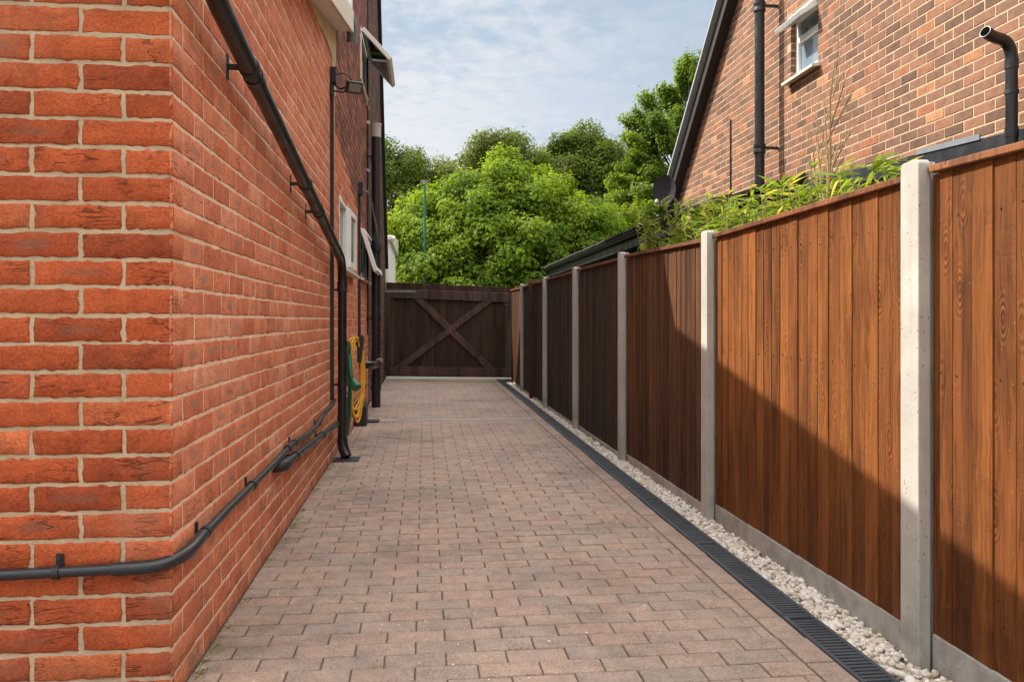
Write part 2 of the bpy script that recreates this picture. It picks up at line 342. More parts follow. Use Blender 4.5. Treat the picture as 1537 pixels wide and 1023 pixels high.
# brick walls: individual rounded, jittered bricks standing proud of a mortar sheet
def brickwall(name, m, mm, parent, P0, U, N, u0, u1, z0, z1, ch=.0795, bl=.235, joint=.011, proud=.005, nx=9, nz=4, parity=0,
              clip=None, holes=(), jit=.0016, corner_u=None, corner_rnd=None, depth=.09, wob=0., quoin=0, firstoff=None, mortar=True):
    P0, U, N = np.array(P0, float), np.array(U, float), np.array(N, float); Z = np.array((0, 0, 1.))
    V = []; F = []; RR = []; UV = []; mb = MB(); base = 0
    k0 = math.floor((z0 - 1.098) / .0795 + .5) if ch == .0795 else 0
    zs = 1.098 + k0 * .0795 if ch == .0795 else z0
    k = 0; z = zs
    if nx > 1:
        gi = np.arange((nx + 1) * (nz + 1)).reshape(nz + 1, nx + 1)
        Fg = [(gi[j, i], gi[j, i + 1], gi[j + 1, i + 1], gi[j + 1, i]) for j in range(nz) for i in range(nx)]
        ring = list(gi[0, :]) + list(gi[1:, -1]) + list(gi[-1, -2::-1]) + list(gi[-2:0:-1, 0]); nr = len(ring); ng = (nx + 1) * (nz + 1)
        Fr = [(ring[(q + 1) % nr], ring[q], ng + q, ng + (q + 1) % nr) for q in range(nr)]
    while z < z1 - .005:
        kk = k0 + k; zt = min(z + ch, z1); zm = (z + zt) / 2
        lo, hi = (u0, u1) if clip is None else clip(zm)
        iv = [(lo, hi)] if hi > lo else []
        for (a, b, c, d) in holes:
            if c < zm < d:
                iv2 = []
                for (s_, e_) in iv:
                    if a > s_: iv2.append((s_, min(a, e_)))
                    if b < e_: iv2.append((max(b, s_), e_))
                iv = [q for q in iv2 if q[1] - q[0] > .002]
        for (s_, e_) in iv:
            def pt(u, zz, d=0): return tuple(P0 + U * u + Z * zz + N * d)
            a = [pt(s_, z), pt(e_, z), pt(e_, zt), pt(s_, zt)]
            if mortar:
                mb.add(a, [(0, 1, 2, 3)])
                for uu in [q_ for q_ in (s_, e_) if corner_u is None or abs(q_ - corner_u) > 1e-6]: mb.add([pt(uu, z), pt(uu, zt), pt(uu, zt, -depth), pt(uu, z, -depth)], [(0, 1, 2, 3)])
            half = (kk + parity) % 2
            st = (u0 if firstoff is None else firstoff) + (bl * .47 if half else 0) - bl * 400
            i = math.floor((s_ - st) / bl); 
            while True:
                a_ = st + i * bl; b_ = a_ + bl; i += 1
                if a_ >= e_: break
                ba = max(a_ + joint / 2, s_ if (s_ > a_ and corner_u != s_) else a_ + joint / 2); bb = min(b_ - joint / 2, e_)
                cl = cr = False
                if corner_u is not None:
                    if abs(s_ - corner_u) < 1e-6 and a_ <= s_ + .02: ba = s_ - proud; cl = True
                    if abs(e_ - corner_u) < 1e-6 and b_ >= e_ - .02: bb = e_ + proud; cr = True
                if bb - ba < .022: continue
                r = rng.random(3); pd = proud
                if (cl or cr) and corner_rnd is not None:
                    r = corner_rnd[kk % len(corner_rnd)]; pd = .0005 + .0055 * ((r[2] * 7.13) % 1)
                    if cl: ba = s_ - pd
                    if cr: bb = e_ + pd
                za = z + joint / 2 + rng.normal() * .0008; zb = zt - joint / 2 + rng.normal() * .0008
                if nx > 1:
                    gu, gz = np.meshgrid(np.linspace(0, 1, nx + 1), np.linspace(0, 1, nz + 1))
                    e1 = .045 * .235 / max(bb - ba, .05)
                    gu = np.where(gu == 0, 0, np.where(gu == 1, 1, gu)); 
                    gu[:, 1] = .5 * e1 if nx > 3 else gu[:, 1]; gu[:, -2] = 1 - .5 * e1 if nx > 3 else gu[:, -2]
                    if nz > 2: gz[1, :] = .055; gz[-2, :] = .945
                    uu = ba + gu * (bb - ba); zz = za + gz * (zb - za)
                    du = rng.normal(0, jit, uu.shape); dz = rng.normal(0, jit, uu.shape)
                    inner = (gu > .001) & (gu < .999) & (gz > .001) & (gz < .999)
                    du[inner] *= .4; dz[inner] *= .4
                    dd = np.where(inner, pd + rng.normal(0, .0003, uu.shape), np.maximum(pd * .35, .0006)) + (0 if (cl or cr) else abs(rng.normal()) * .0008)
                    if cl: du[:, 0] = 0; dd[:, 0] = pd
                    if cr: du[:, -1] = 0; dd[:, -1] = pd
                    uu = uu + du; zz = zz + dz
                    if wob: dd = dd
                    G = P0 + uu.ravel()[:, None] * U + zz.ravel()[:, None] * Z + dd.ravel()[:, None] * N
                    B = G[ring] - N * (proud + .006)
                    V.append(np.vstack([G, B])); F += [tuple(base + q for q in f) for f in Fg + Fr]
                    uvg = np.stack([gu.ravel(), gz.ravel()], 1); UV.append(np.vstack([uvg, uvg[ring]])); n_ = ng + nr
                else:
                    c4 = [(ba, za), (bb, za), (bb, zb), (ba, zb)]; ch_ = .0022
                    i4 = [(ba + ch_, za + ch_), (bb - ch_, za + ch_), (bb - ch_, zb - ch_), (ba + ch_, zb - ch_)]
                    pr = proud + rng.normal() * .0008
                    G = [pt(u, q, pr) for u, q in i4] + [pt(u, q, pr - ch_) for u, q in c4] + [pt(u, q, -.003) for u, q in c4]
                    V.append(np.array(G)); n_ = 12
                    F += [tuple(base + q for q in f) for f in [(0, 1, 2, 3)] + [(4 + q, 4 + (q + 1) % 4, (q + 1) % 4, q) for q in range(4)] + [(8 + q, 8 + (q + 1) % 4, 4 + (q + 1) % 4, 4 + q) for q in range(4)]]
                    q4 = np.array([(0, 0), (1, 0), (1, 1), (0, 1)], float); UV.append(np.vstack([q4, q4, q4]))
                RR.append(np.tile(r, (n_, 1))); base += n_
        z += ch; k += 1
    o = npmesh(name, np.vstack(V), F, np.vstack(RR), m, parent, smooth=nx > 1, uv=np.vstack(UV))
    if mortar:
        mb.build('mortar', mm, o)
    return o
crn = rng.random((64, 3)) * np.array((1, .5, 1))

# ------------------------------------------------------------------ ground, paving
g = MB(); g.box(-160, 160, -60, 240, -.25, -.075); tag(g.build('ground', M['grass']), kind='structure')
g = MB(); g.box(-4.5, 1.30, -3, 15.05, -.07, -.008); tag(g.build('paving_bed', M['sand']), kind='structure')
def pavers(name, rects):
    V = []; F = []; RR = []; b = 0; c = .0035
    for (x0, x1, y0, y1) in rects:
        dz = rng.normal() * .0009; tx, ty = rng.normal(0, .004, 2); cx, cy = (x0 + x1) / 2, (y0 + y1) / 2
        wv = .0022 * math.sin(cx * 2.1 + 1) * math.sin(cy * 1.7) + .0018 * math.sin(cy * 4.3 + cx * 3)
        wy = .004 * math.sin(cx * 2.7 + cy * 1.3) + .003 * math.sin(cx * 6.1 + cy * 2)
        an = rng.normal() * .004
        def p(x, y, z):
            ddx, ddy = x - cx, y - cy
            return (cx + ddx - ddy * an, cy + ddy + ddx * an + wy, z + dz + wv + ddx * tx + ddy * ty)
        def ring(i, z): return [p(x0 + i, y0 + i, z), p(x1 - i, y0 + i, z), p(x1 - i, y1 - i, z), p(x0 + i, y1 - i, z)]
        V += ring(c * 1.6, 0) + ring(c * .5, -.0012) + ring(0, -.0042) + ring(0, -.012)
        for l in range(3): F += [(b + 4 * (l + 1) + q, b + 4 * (l + 1) + (q + 1) % 4, b + 4 * l + (q + 1) % 4, b + 4 * l + q) for q in range(4)]
        F.append((b, b + 1, b + 2, b + 3)); RR += [rng.random(3)] * 16; b += 16
    return tag(npmesh(name, V, F, RR, M['paver']), kind='structure')
PW, PD, J = .1965, .1005, .0043
rects = []
row = 0; y = -1.2
while y < 15.0:
    x_lo = -4.4 if y + PD < 2.45 else -.712
    if 9.0 < y + PD / 2 < 9.11: y += PD; row += 1; continue
    off = (row % 2) * PW / 2; x = -4.5 + .05 + off
    while x < 1.196:
        a, b = max(x, x_lo), min(x + PW, 1.196)
        if b - a > .03: rects.append((a + J / 2, b - J / 2, y + J / 2, y + PD - J / 2))
        x += PW
    y += PD; row += 1
pavers('driveway', rects)
rects = []; y = -1.1
while y < 15.0:
    rects.append((1.2 + J / 2, 1.3 - J / 2, y + J / 2, min(y + .2, 15) - J / 2)); y += .2
pavers('paved_border', rects)

# channel drain along the fence: one metre grates end to end
dr = thing('channel_drain', 'long dark grey slotted channel drain running beside the white pebbles', 'drain')
MB().box(1.302, 1.418, -1.2, 14.9, -.09, -.03).build('channel', M['void'], dr)
y = -1.1
while y < 14.8:
    mb = MB(); y1 = min(y + .998, 14.9); dzz = rng.normal() * .001
    mb.box(1.302, 1.317, y, y1, -.028, .003 + dzz); mb.box(1.403, 1.418, y, y1, -.028, .003 + dzz)
    mb.box(1.317, 1.403, y, y + .016, -.02, .001 + dzz); mb.box(1.317, 1.403, y1 - .016, y1, -.02, .001 + dzz)
    n = int((y1 - y - .03) / .0245)
    for i in range(1, n): mb.box(1.317, 1.403, y + .008 + i * .0245, y + .008 + i * .0245 + .0135, -.018, .0005 + dzz)
    mb.build('grate', M['drain_metal'], dr); y += 1.003
cd = thing('cross_drain', 'thin pale slotted drain crossing the full width of the block paving', 'drain')
MB().box(-.60, 1.196, 9.0, 9.11, -.09, -.03).build('channel', M['void'], cd)
mb = MB(); mb.box(-.60, 1.196, 9.0, 9.022, -.03, .001); mb.box(-.60, 1.196, 9.082, 9.11, -.03, .001)
x = -.6
while x < 1.19: mb.box(x, x + .012, 9.022, 9.082, -.03, 0); x += .026
mb.build('grate', M['galv'], cd)

# ------------------------------------------------------------------ fence
def fx(Y): return 1.545 - .0105 * (Y - 2.5) if Y < 10 else 1.466
POSTS = [.53, 2.45, 4.35, 6.25, 8.14, 10.13, 12.55]
PT = [1.56, 1.592, 1.573, 1.61, 1.615, 1.62, 1.64]
fence = thing('garden_fence', 'tall brown close board panel fence with pale concrete posts on the right', 'fence')
for Y, zt in zip(POSTS, PT):
    X = fx(Y); mb = MB()
    mb.prism([(Y, -.3), (Y + .1, -.3), (Y + .1, zt - .012), (Y + .088, zt), (Y + .012, zt), (Y, zt - .012)], 'x', X, X + .042)
    mb.prism([(Y + .025, -.3), (Y + .075, -.3), (Y + .075, zt - .004), (Y + .025, zt - .004)], 'x', X + .042, X + .075)
    mb.prism([(Y, -.3), (Y + .1, -.3), (Y + .1, zt - .012), (Y, zt - .012)], 'x', X + .075, X + .115)
    mb.build('post', M['concrete'], fence, bevel=.004)
def panel(Ya, Yb, za, zb, X, m, gap=.0, bw=.092, zbot=.14):
    mb = MB(); y = Ya + .004; n = max(1, round((Yb - Ya) / bw)); w = (Yb - Ya - .008) / n
    for i in range(n):
        f = (y - Ya) / (Yb - Ya); zt = za + (zb - za) * f - .03 + rng.normal() * .0015
        t = rng.normal() * .0012; o = .012
        # feather-edge: thick near edge (low Y), thin far edge tucked under the next board
        x_thick = X - .0005 + t + rng.normal() * .0006; x_thin = X + .0026 + t
        ww = w + .008
        mb.add([(x_thick, y, zbot), (x_thin, y + ww, zbot), (x_thin, y + ww, zt), (x_thick, y, zt),
                (X + .022, y, zbot), (X + .022, y + ww, zbot), (X + .022, y + ww, zt), (X + .022, y, zt)],
               [(0, 3, 2, 1), (4, 5, 6, 7), (0, 4, 7, 3), (1, 2, 6, 5), (3, 7, 6, 2), (0, 1, 5, 4)])
        y += w
    nf = len(mb.f)
    if Yb < 8.2:
        for i in range(n):
            for zn in (.30, .92, 1.40):
                yy = Ya + .004 + w * (i + .72) + rng.normal() * .004; zn_ = zn + rng.normal() * .006
                xx = X + .0008
                mb.add([(xx - .0018, yy + .0032 * math.cos(q_ * math.pi / 3), zn_ + .0032 * math.sin(q_ * math.pi / 3)) for q_ in range(6)] + [(xx + .004, yy + .0036 * math.cos(q_ * math.pi / 3), zn_ + .0036 * math.sin(q_ * math.pi / 3)) for q_ in range(6)],
                       [(5, 4, 3, 2, 1, 0)] + [(q_, (q_ + 1) % 6, 6 + (q_ + 1) % 6, 6 + q_) for q_ in range(6)])
    p = mb.build('fence_panel', m, fence)
    p.data.materials.append(M['dark_trim'])
    for pg in p.data.polygons[nf:]: pg.material_index = 1
    c = MB(); a, b = (X + .004, Ya + .003, za - .016), (X + .004, Yb - .003, zb - .016)
    c.bar(a, b, .022, .052, side=(0, 0, 1)); c.build('capping_rail', M['wood_cap'], p, bevel=.003)
    bt = MB(); 
    for zz in (.35, .9, 1.35): bt.box(X + .023, X + .055, Ya, Yb, zz, zz + .05)
    bt.build('back_rail', m, p)
    return p
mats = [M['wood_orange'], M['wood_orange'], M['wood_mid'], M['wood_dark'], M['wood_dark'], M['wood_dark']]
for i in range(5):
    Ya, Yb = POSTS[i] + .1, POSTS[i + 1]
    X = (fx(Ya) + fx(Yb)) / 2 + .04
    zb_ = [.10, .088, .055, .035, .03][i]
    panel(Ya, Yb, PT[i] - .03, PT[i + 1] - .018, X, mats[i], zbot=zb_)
    MB().box(X - .004, X + .04, Ya, Yb, -.2, zb_ - .002).build('gravel_board', M['concrete_board'], fence, bevel=.004)
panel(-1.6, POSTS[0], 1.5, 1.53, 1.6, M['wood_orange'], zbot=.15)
MB().box(1.596, 1.64, -1.6, POSTS[0], -.2, .148).build('gravel_board', M['concrete_board'], fence, bevel=.004)
X = fx(11)
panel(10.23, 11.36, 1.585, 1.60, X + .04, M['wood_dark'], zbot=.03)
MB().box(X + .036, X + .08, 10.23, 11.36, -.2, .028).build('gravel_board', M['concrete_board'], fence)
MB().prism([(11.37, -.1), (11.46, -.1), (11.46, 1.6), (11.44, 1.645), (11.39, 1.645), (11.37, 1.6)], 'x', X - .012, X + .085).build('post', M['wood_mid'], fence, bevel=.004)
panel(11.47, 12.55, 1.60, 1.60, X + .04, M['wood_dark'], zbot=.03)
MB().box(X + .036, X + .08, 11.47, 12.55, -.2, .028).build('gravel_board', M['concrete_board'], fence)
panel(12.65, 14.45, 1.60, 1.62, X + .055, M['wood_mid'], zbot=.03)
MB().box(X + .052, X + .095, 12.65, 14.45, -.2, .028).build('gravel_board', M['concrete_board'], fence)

# pebbles
def ico():
    t = (1 + 5 ** .5) / 2; v = np.array([(-1, t, 0), (1, t, 0), (-1, -t, 0), (1, -t, 0), (0, -1, t), (0, 1, t), (0, -1, -t), (0, 1, -t), (t, 0, -1), (t, 0, 1), (-t, 0, -1), (-t, 0, 1)], float)
    f = [(0, 11, 5), (0, 5, 1), (0, 1, 7), (0, 7, 10), (0, 10, 11), (1, 5, 9), (5, 11, 4), (11, 10, 2), (10, 7, 6), (7, 1, 8), (3, 9, 4), (3, 4, 2), (3, 2, 6), (3, 6, 8), (3, 8, 9), (4, 9, 5), (2, 4, 11), (6, 2, 10), (8, 6, 7), (9, 8, 1)]
    v /= np.linalg.norm(v[0]); v = list(map(tuple, v)); cache = {}; nf = []
    def mid(a, b):
        k = (min(a, b), max(a, b))
        if k not in cache:
            m = np.array(v[a]) + np.array(v[b]); m /= np.linalg.norm(m); v.append(tuple(m)); cache[k] = len(v) - 1
        return cache[k]
    for a, b, c in f:
        x, y, z = mid(a, b), mid(b, c), mid(c, a); nf += [(a, x, z), (b, y, x), (c, z, y), (x, y, z)]
    return np.array(v), np.array(nf)
def rotmats(n, flat=1.):
    a = rng.random(n) * 2 * math.pi; b = rng.normal(0, .45 * flat, n); c = rng.normal(0, .45 * flat, n)
    ca, sa, cb, sb, cc, sc = np.cos(a), np.sin(a), np.cos(b), np.sin(b), np.cos(c), np.sin(c); z = np.zeros(n); o = np.ones(n)
    Rz = np.stack([ca, -sa, z, sa, ca, z, z, z, o], 1).reshape(n, 3, 3); Rx = np.stack([o, z, z, z, cb, -sb, z, sb, cb], 1).reshape(n, 3, 3); Ry = np.stack([cc, z, sc, z, o, z, -sc, z, cc], 1).reshape(n, 3, 3)
    return Rz @ Rx @ Ry
iv, ifc = ico()
N = 15500
py = np.concatenate([rng.uniform(1.2, 7, 9600), rng.uniform(7, 14.4, N - 9600)])
wall_x = np.where(py < 10, 1.545 - .0105 * (py - 2.5), 1.466) + .034
px_ = 1.425 + rng.random(N) * (wall_x - 1.425)
lay = rng.random(N)
pz = -.045 + lay * .042
st_ = np.zeros(N, bool); px_ = np.where(st_, rng.uniform(1.27, 1.43, N), px_); pz = np.where(st_, .008, pz)
sz = np.clip(rng.lognormal(math.log(.0092), .28, N), .005, .016)
dims = np.stack([sz * rng.uniform(1.1, 1.7, N), sz * rng.uniform(.8, 1.1, N), sz * rng.uniform(.5, .85, N)], 1)
Rm = rotmats(N)
sh = iv[None] * dims[:, None, :] * (1 + rng.normal(0, .07, (N, len(iv), 1)))
Vp = np.einsum('nij,nkj->nki', Rm, sh) + np.stack([px_, py, pz], 1)[:, None, :]
Fp = (ifc[None] + (np.arange(N) * len(iv))[:, None, None]).reshape(-1, 3)
rp = np.repeat(rng.random((N, 3)), len(iv), 0)
tag(npmesh('pebble_gravel', Vp.reshape(-1, 3), Fp, rp, M['pebble'], smooth=True), 'strip of small white pebbles between the drain and the fence', 'gravel', kind='stuff')
tag(MB().box(1.42, 1.64, -1.6, 14.6, -.07, -.03).build('soil_strip', M['soil']), kind='structure')
def scatter_dirt():
    n = 260; V = []; F = []; rr = []
    for i in range(n):
        x, y = rng.uniform(-.7, 1.2), 2.3 + 11 * rng.random() ** 1.6; s = rng.uniform(.0015, .004)
        b = len(V); V += [(x + dx * s + rng.normal() * s * .3, y + dy * s, z * s + .001) for dx, dy, z in ((-1, -1, 0), (1, -1, 0), (1, 1, 0), (-1, 1, 0), (0, 0, 1.2))]
        F += [(b, b + 1, b + 4), (b + 1, b + 2, b + 4), (b + 2, b + 3, b + 4), (b + 3, b, b + 4)]; rr += [rng.random(3)] * 5
    tag(npmesh('paving_grit', V, F, rr, M['pebble']), 'loose grit crumbs scattered over the block paving', 'grit', kind='stuff')
scatter_dirt()

# ------------------------------------------------------------------ gate
def gp(s, z, off=0.):   # along the gate: s 0 left .. 1 right
    a, b = Vector((-.70, 15.25, 0)), Vector((1.60, 14.62, 0)); d = (b - a); nn = Vector((d.y, -d.x, 0)).normalized()
    if nn.y > 0: nn = -nn
    return a + d * s + nn * off + Vector((0, 0, z))
GL = (gp(1, 0) - gp(0, 0)).length; gd = (gp(1, 0) - gp(0, 0)).normalized()
gate = thing('driveway_gate', 'wide dark brown timber gate with cross brace closing the driveway', 'gate')
mb = MB(); n = 21
for i in range(n):
    s0, s1 = i / n, (i + 1) / n; zt = 1.775 - .115 * (s0 + s1) / 2 + rng.normal() * .002; j = rng.normal() * .0015
    a, b = gp(s0 + .0008, 0, j), gp(s1 - .0008, 0, j); a2, b2 = gp(s0 + .0008, 0, -.02), gp(s1 - .0008, 0, -.02)
    u = Vector((0, 0, 1)); mb.add([a + u * .06, b + u * .06, b + u * zt, a + u * zt, a2 + u * .06, b2 + u * .06, b2 + u * zt, a2 + u * zt],
        [(0, 1, 2, 3), (7, 6, 5, 4), (0, 4, 5, 1), (3, 2, 6, 7), (0, 3, 7, 4), (1, 5, 6, 2)])
mb.build('boards', M['wood_gate'], gate, bevel=.002)
def gbar(name, s0, z0, s1, z1, w, off, th=.045, m='wood_rail'):
    a, b = gp(s0, z0, off), gp(s1, z1, off); nn = (gp(0, 0, 1) - gp(0, 0, 0))
    d = (b - a); L = d.length; d.normalize(); sd = nn.cross(d).normalized()
    mm = MB(); mm.obox((a + b) / 2, d, sd, nn, (L / 2, w / 2, th / 2)); return mm.build(name, M[m], gate, bevel=.004)
gbar('top_rail', .004, 1.575, .996, 1.475, .16, .026)
gbar('bottom_rail', .004, .17, .996, .145, .165, .026)
gbar('stile', .035, .26, .035, 1.49, .15, .024, .041); gbar('stile', .963, .235, .963, 1.39, .15, .024, .041)
gbar('brace', .238, 1.52, .825, .20, .115, .022, .034); gbar('brace', .105, .205, .84, 1.49, .115, .025, .037)
gbar('hinge_strap', .0, 1.605, .245, 1.597, .045, .053, .008, 'strap')
for s, z in ((.93, 1.36), (.945, 1.36), (.975, .22), (.05, .2), (.18, .3)): MB().obox(gp(s, z, .05), gd, (0, 0, 1), (0, 1, 0), (.007, .007, .008)).build('bolt', M['strap'], gate)
tag(MB().box(-.74, -.705, 15.2, 15.29, -.1, 1.8).build('gate_post', M['wood_gate'], bevel=.004), 'dark timber gate post against the left brick wall', 'gate post')
tag(MB().box(1.61, 1.70, 14.5, 14.6, -.1, 1.68).build('gate_post', M['wood_orange'], bevel=.004), 'sunlit orange brown timber gate post where gate meets fence', 'gate post')
tag(MB().box(-.72, 1.62, 15.06, 18.5, -.1, .006).build('threshold', M['threshold']), kind='structure')

# ------------------------------------------------------------------ left: brick extension
def vz(Y): return 3.56 - .22 * (6.9 - Y)
ext = thing('brick_extension', 'single storey extension in new orange brick beside the driveway', 'building')
def extclip(z):
    lo = 0 if z < vz(2.454) else (z - vz(2.454)) / .22
    return lo, 4.35
brickwall('side_wall', M['brick_side'], M['mortar_pink'], ext, (-.72, 2.454, 0), (0, 1, 0), (1, 0, 0), 0, 4.35, -.03, 3.6, nx=7, nz=4, parity=1, clip=extclip, corner_u=0, corner_rnd=crn, joint=.0112, proud=.0012, firstoff=0)
brickwall('front_wall', M['brick_orange'], M['mortar'], ext, (-.72, 2.454, 0), (1, 0, 0), (0, -1, 0), -3.4, 0, -.03, 2.6, nx=13, nz=5, parity=0, corner_u=0, corner_rnd=crn, bl=.247, joint=.0125, proud=.0035, jit=.0019, firstoff=-.247 * 14)
mb = MB(); mb.prism([(2.25, vz(2.25) - .03), (7.0, vz(7.0) - .03), (7.0, vz(7.0) + .05), (2.25, vz(2.25) + .05)], 'x', -4.3, -.60)
mb.build('roof', M['roof_tile'], ext)
mb = MB(); mb.prism([(2.2, vz(2.2) - .12), (6.85, vz(6.85) - .12), (6.85, vz(6.85) + .06), (2.2, vz(2.2) + .06)], 'x', -.6, -.575); mb.build('bargeboard', M['cream_pvc'], ext, bevel=.003)
mb = MB(); mb.prism([(2.25, vz(2.25) - .11), (6.85, vz(6.85) - .11), (6.85, vz(6.85) - .095), (2.25, vz(2.25) - .095)], 'x', -.715, -.6); mb.build('soffit', M['white_pvc'], ext)
mb = MB(); mb.box(-.71, -.60, 6.86, 7.05, 3.56, 3.85); mb.build('box_end', M['white_pvc'], ext, bevel=.006)
mb = MB(); mb.tube(arc((-.64, 6.8, 3.62), (-.58, 6.95, 3.55), (-.60, 7.0, 3.40)), .045); mb.build('gutter_outlet', M['grey_lead'], ext, smooth=True)
mb = MB(); mb.box(-.7195, -.708, 5.3, 6.79, 3.13, 3.14); 
mb.prism([(5.2, vz(5.2) - .11), (5.6, vz(5.6) - .19), (6.2, vz(6.2) - .26), (6.5, vz(6.5) - .36), (6.72, vz(6.6) - .62), (6.80, 2.9), (6.80, vz(6.8) - .11)], 'x', -.72, -.711); mb.build('mortar_patch', M['render_cream'], ext)
MB().box(-4.1, -.74, 2.48, 6.85, -.1, 2.55).build('inner_wall', M['mortar'], ext)

# ------------------------------------------------------------------ left: old house
def rk(z):   # far edge of gable wall as Y
    return 15.42 - (z - 2.1) * .665 if z > 2.1 else 15.42
house = thing('brick_house', 'old dark brown brick house with open white windows beyond the extension', 'house')
W1, W2, WU = (7.13, 8.45, 1.54, 2.16), (9.48, 10.72, 1.575, 2.15), (9.48, 10.72, 3.82, 4.42)
o0 = 6.80
hl = [(a - o0, b - o0, c, d) for a, b, c, d in (W1, W2, WU)]
OZ = rng.random((64, 3))
brickwall('wall', M['brick_side'], M['mortar_pink'], house, (-.722, o0, 0), (0, 1, 0), (1, 0, 0), 0, 3.9, -.03, 2.62, nx=1, proud=.004, bl=.235, holes=hl, clip=lambda z: (0, 3.9 if z < 2.0 else 3.9 - (z - 2.0) * 6), joint=.010)
brickwall('wall', M['brick_brown'], M['mortar_dim'], house, (-.722, o0, 0), (0, 1, 0), (1, 0, 0), 0, 3.9, 2.0, 6.62, nx=1, proud=.004, bl=.235, holes=hl, clip=lambda z: (max(0, (z - 4.25) / 1.5) if z > 2.62 else max(0, 3.9 - (z - 2.0) * 6), 3.9), joint=.009)
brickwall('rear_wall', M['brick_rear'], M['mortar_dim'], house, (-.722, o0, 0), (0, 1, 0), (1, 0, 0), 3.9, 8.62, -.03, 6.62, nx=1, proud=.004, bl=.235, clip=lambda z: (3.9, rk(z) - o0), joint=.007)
MB().prism([(6.85, -.1), (15.2, -.1), (15.2, 2.2), (12.3, 6.5), (8.4, 6.5), (6.85, 4.2)], 'x', -7, -.83).build('inner_wall', M['mortar_dim'], house)
brickwall('front_wall', M['brick_brown'], M['mortar_dim'], house, (-.722, o0, 0), (1, 0, 0), (0, -1, 0), -6, 0, 2.4, 4.2, nx=1, proud=.004)
mb = MB(); mb.prism([(12.6, 6.5), (11.6, 7.0), (8.9, 7.0), (8.25, 6.5)], 'x', -7, -.66); mb.build('roof', M['roof_tile'], house)
mb = MB(); mb.bar((-.73, 15.50, 2.05), (-.73, 12.5, 6.56), .09, .13, side=(0, 1, 0)); mb.build('bargeboard', M['dark_trim'], house)
mb = MB(); mb.prism([(6.74, 4.10), (8.36, 6.53), (8.44, 6.47), (6.82, 4.06)], 'x', -7, -.66); mb.build('roof', M['roof_tile'], house)
mb = MB(); mb.bar((-4.0, 15.52, 2.05), (-4.0, 12.52, 6.56), .07, 6.3, side=(0, 1, 0)); mb.build('roof', M['roof_tile'], house)

def window(parent, Y0, Y1, z0, z1, X=-.73, mull=None, sill=.085):
    f = MB(); w = .055
    f.box(X - .05, X + .012, Y0, Y0 + w, z0, z1); f.box(X - .05, X + .012, Y1 - w, Y1, z0, z1)
    f.box(X - .05, X + .012, Y0 + w, Y1 - w, z0, z0 + w); f.box(X - .05, X + .012, Y0 + w, Y1 - w, z1 - w, z1)
    if mull: f.box(X - .048, X + .010, mull - .03, mull + .03, z0 + w, z1 - w)
    win = f.build('window', M['white_pvc'], parent, bevel=.004)
    MB().box(X - .03, X - .022, Y0 + w, Y1 - w, z0 + w, z1 - w).build('pane', M['glass'], win)
    if sill:
        s = MB(); s.prism([(X - .05, z0 - .03), (X + sill, z0 - .04), (X + sill, z0 - .015), (X - .05, z0 + .0)], 'y', Y0 - .04, Y1 + .04); s.build('sill', M['cream_pvc'], win, bevel=.003)
    return win
def sash(win, p0, du, dv, W, H, name='casement', rail=.055):
    """opened sash: p0 hinge corner, du along width, dv along height"""
    p0, du, dv = Vector(p0), Vector(du).normalized(), Vector(dv).normalized(); nn = du.cross(dv).normalized(); f = MB()
    def q(u0, u1, v0, v1, t): f.obox(p0 + du * (u0 + u1) / 2 + dv * (v0 + v1) / 2, du, dv, nn, ((u1 - u0) / 2, (v1 - v0) / 2, t))
    q(0, rail, 0, H, .024); q(W - rail, W, 0, H, .024); q(rail, W - rail, 0, rail, .024); q(rail, W - rail, H - rail, H, .024)
    c = f.build(name, M['white_pvc'], win, bevel=.004)
    g_ = MB(); g_.obox(p0 + du * W / 2 + dv * H / 2, du, dv, nn, (W / 2 - rail, H / 2 - rail, .007)); g_.build('casement_pane', M['glass'], c); return c
w1 = window(house, *W1, mull=7.8)
sash(w1, (-.708, 7.84, W1[2] + .04), (.010, .6, 0), (0, 0, 1), .56, .54)
w2 = window(house, *W2, sill=.05)
sash(w2, (-.70, 9.52, 2.12), (0, 1, 0), (.14, 0, -.45), 1.14, .50)
wu = window(house, *WU, sill=.025)
sash(wu, (-.70, 9.52, 4.40), (0, 1, 0), (.31, 0, -.33), 1.14, .46)
for (a, b, c, d) in (W1, W2, WU):
    MB().box(-.80, -.79, a, b, c, d).build('blind', M['grey_cap'], house)

# pipes -------------------------------------------------------------
def clip(parent, p, axis, r, wall_x=-.722, m='dull_black', foot=True):
    p = Vector(p); ax = Vector(axis).normalized(); mb = MB()
    mb.tube([p - ax * .013, p + ax * .013], r + .005, 16, True)
    if foot:
        mb.box(wall_x, p.x - r * .6, p.y - .012, p.y + .012, p.z - .008, p.z + .008)
        mb.box(wall_x - .0, wall_x + .008, p.y - .014, p.y + .014, p.z - .045, p.z + .045)
    return mb.build('clip', M[m], parent, smooth=True)
dp = thing('downpipe', 'large black drainpipe sloping along the orange brick wall then dropping to the paving', 'drainpipe')
slope = [(-.64, 2.72, 2.065), (-.64, 6.28, 1.585)]
pts = [(-.64, 2.5, 3.0), (-.64, 2.5, 2.25)] + arc((-.64, 2.5, 2.2), (-.64, 2.52, 2.09), (-.64, 2.72, 2.065), 6) + [(-.64, 4.5, 1.825)] + arc((-.64, 6.36, 1.575), (-.64, 6.56, 1.548), (-.64, 6.575, 1.40), 6) + [(-.64, 6.575, .12)]
MB().tube(pts, .0345, 20).build('pipe', M['black_pvc'], dp, smooth=True)
ax = Vector(slope[1]) - Vector(slope[0])
def on(t): return Vector(slope[0]) + ax * t
for Y in (3.22, 5.05): t = (Y - slope[0][1]) / ax.y; MB().tube([on(t) - ax.normalized() * .035, on(t) + ax.normalized() * .035], .0385, 20).build('collar', M['black_pvc'], dp, smooth=True)
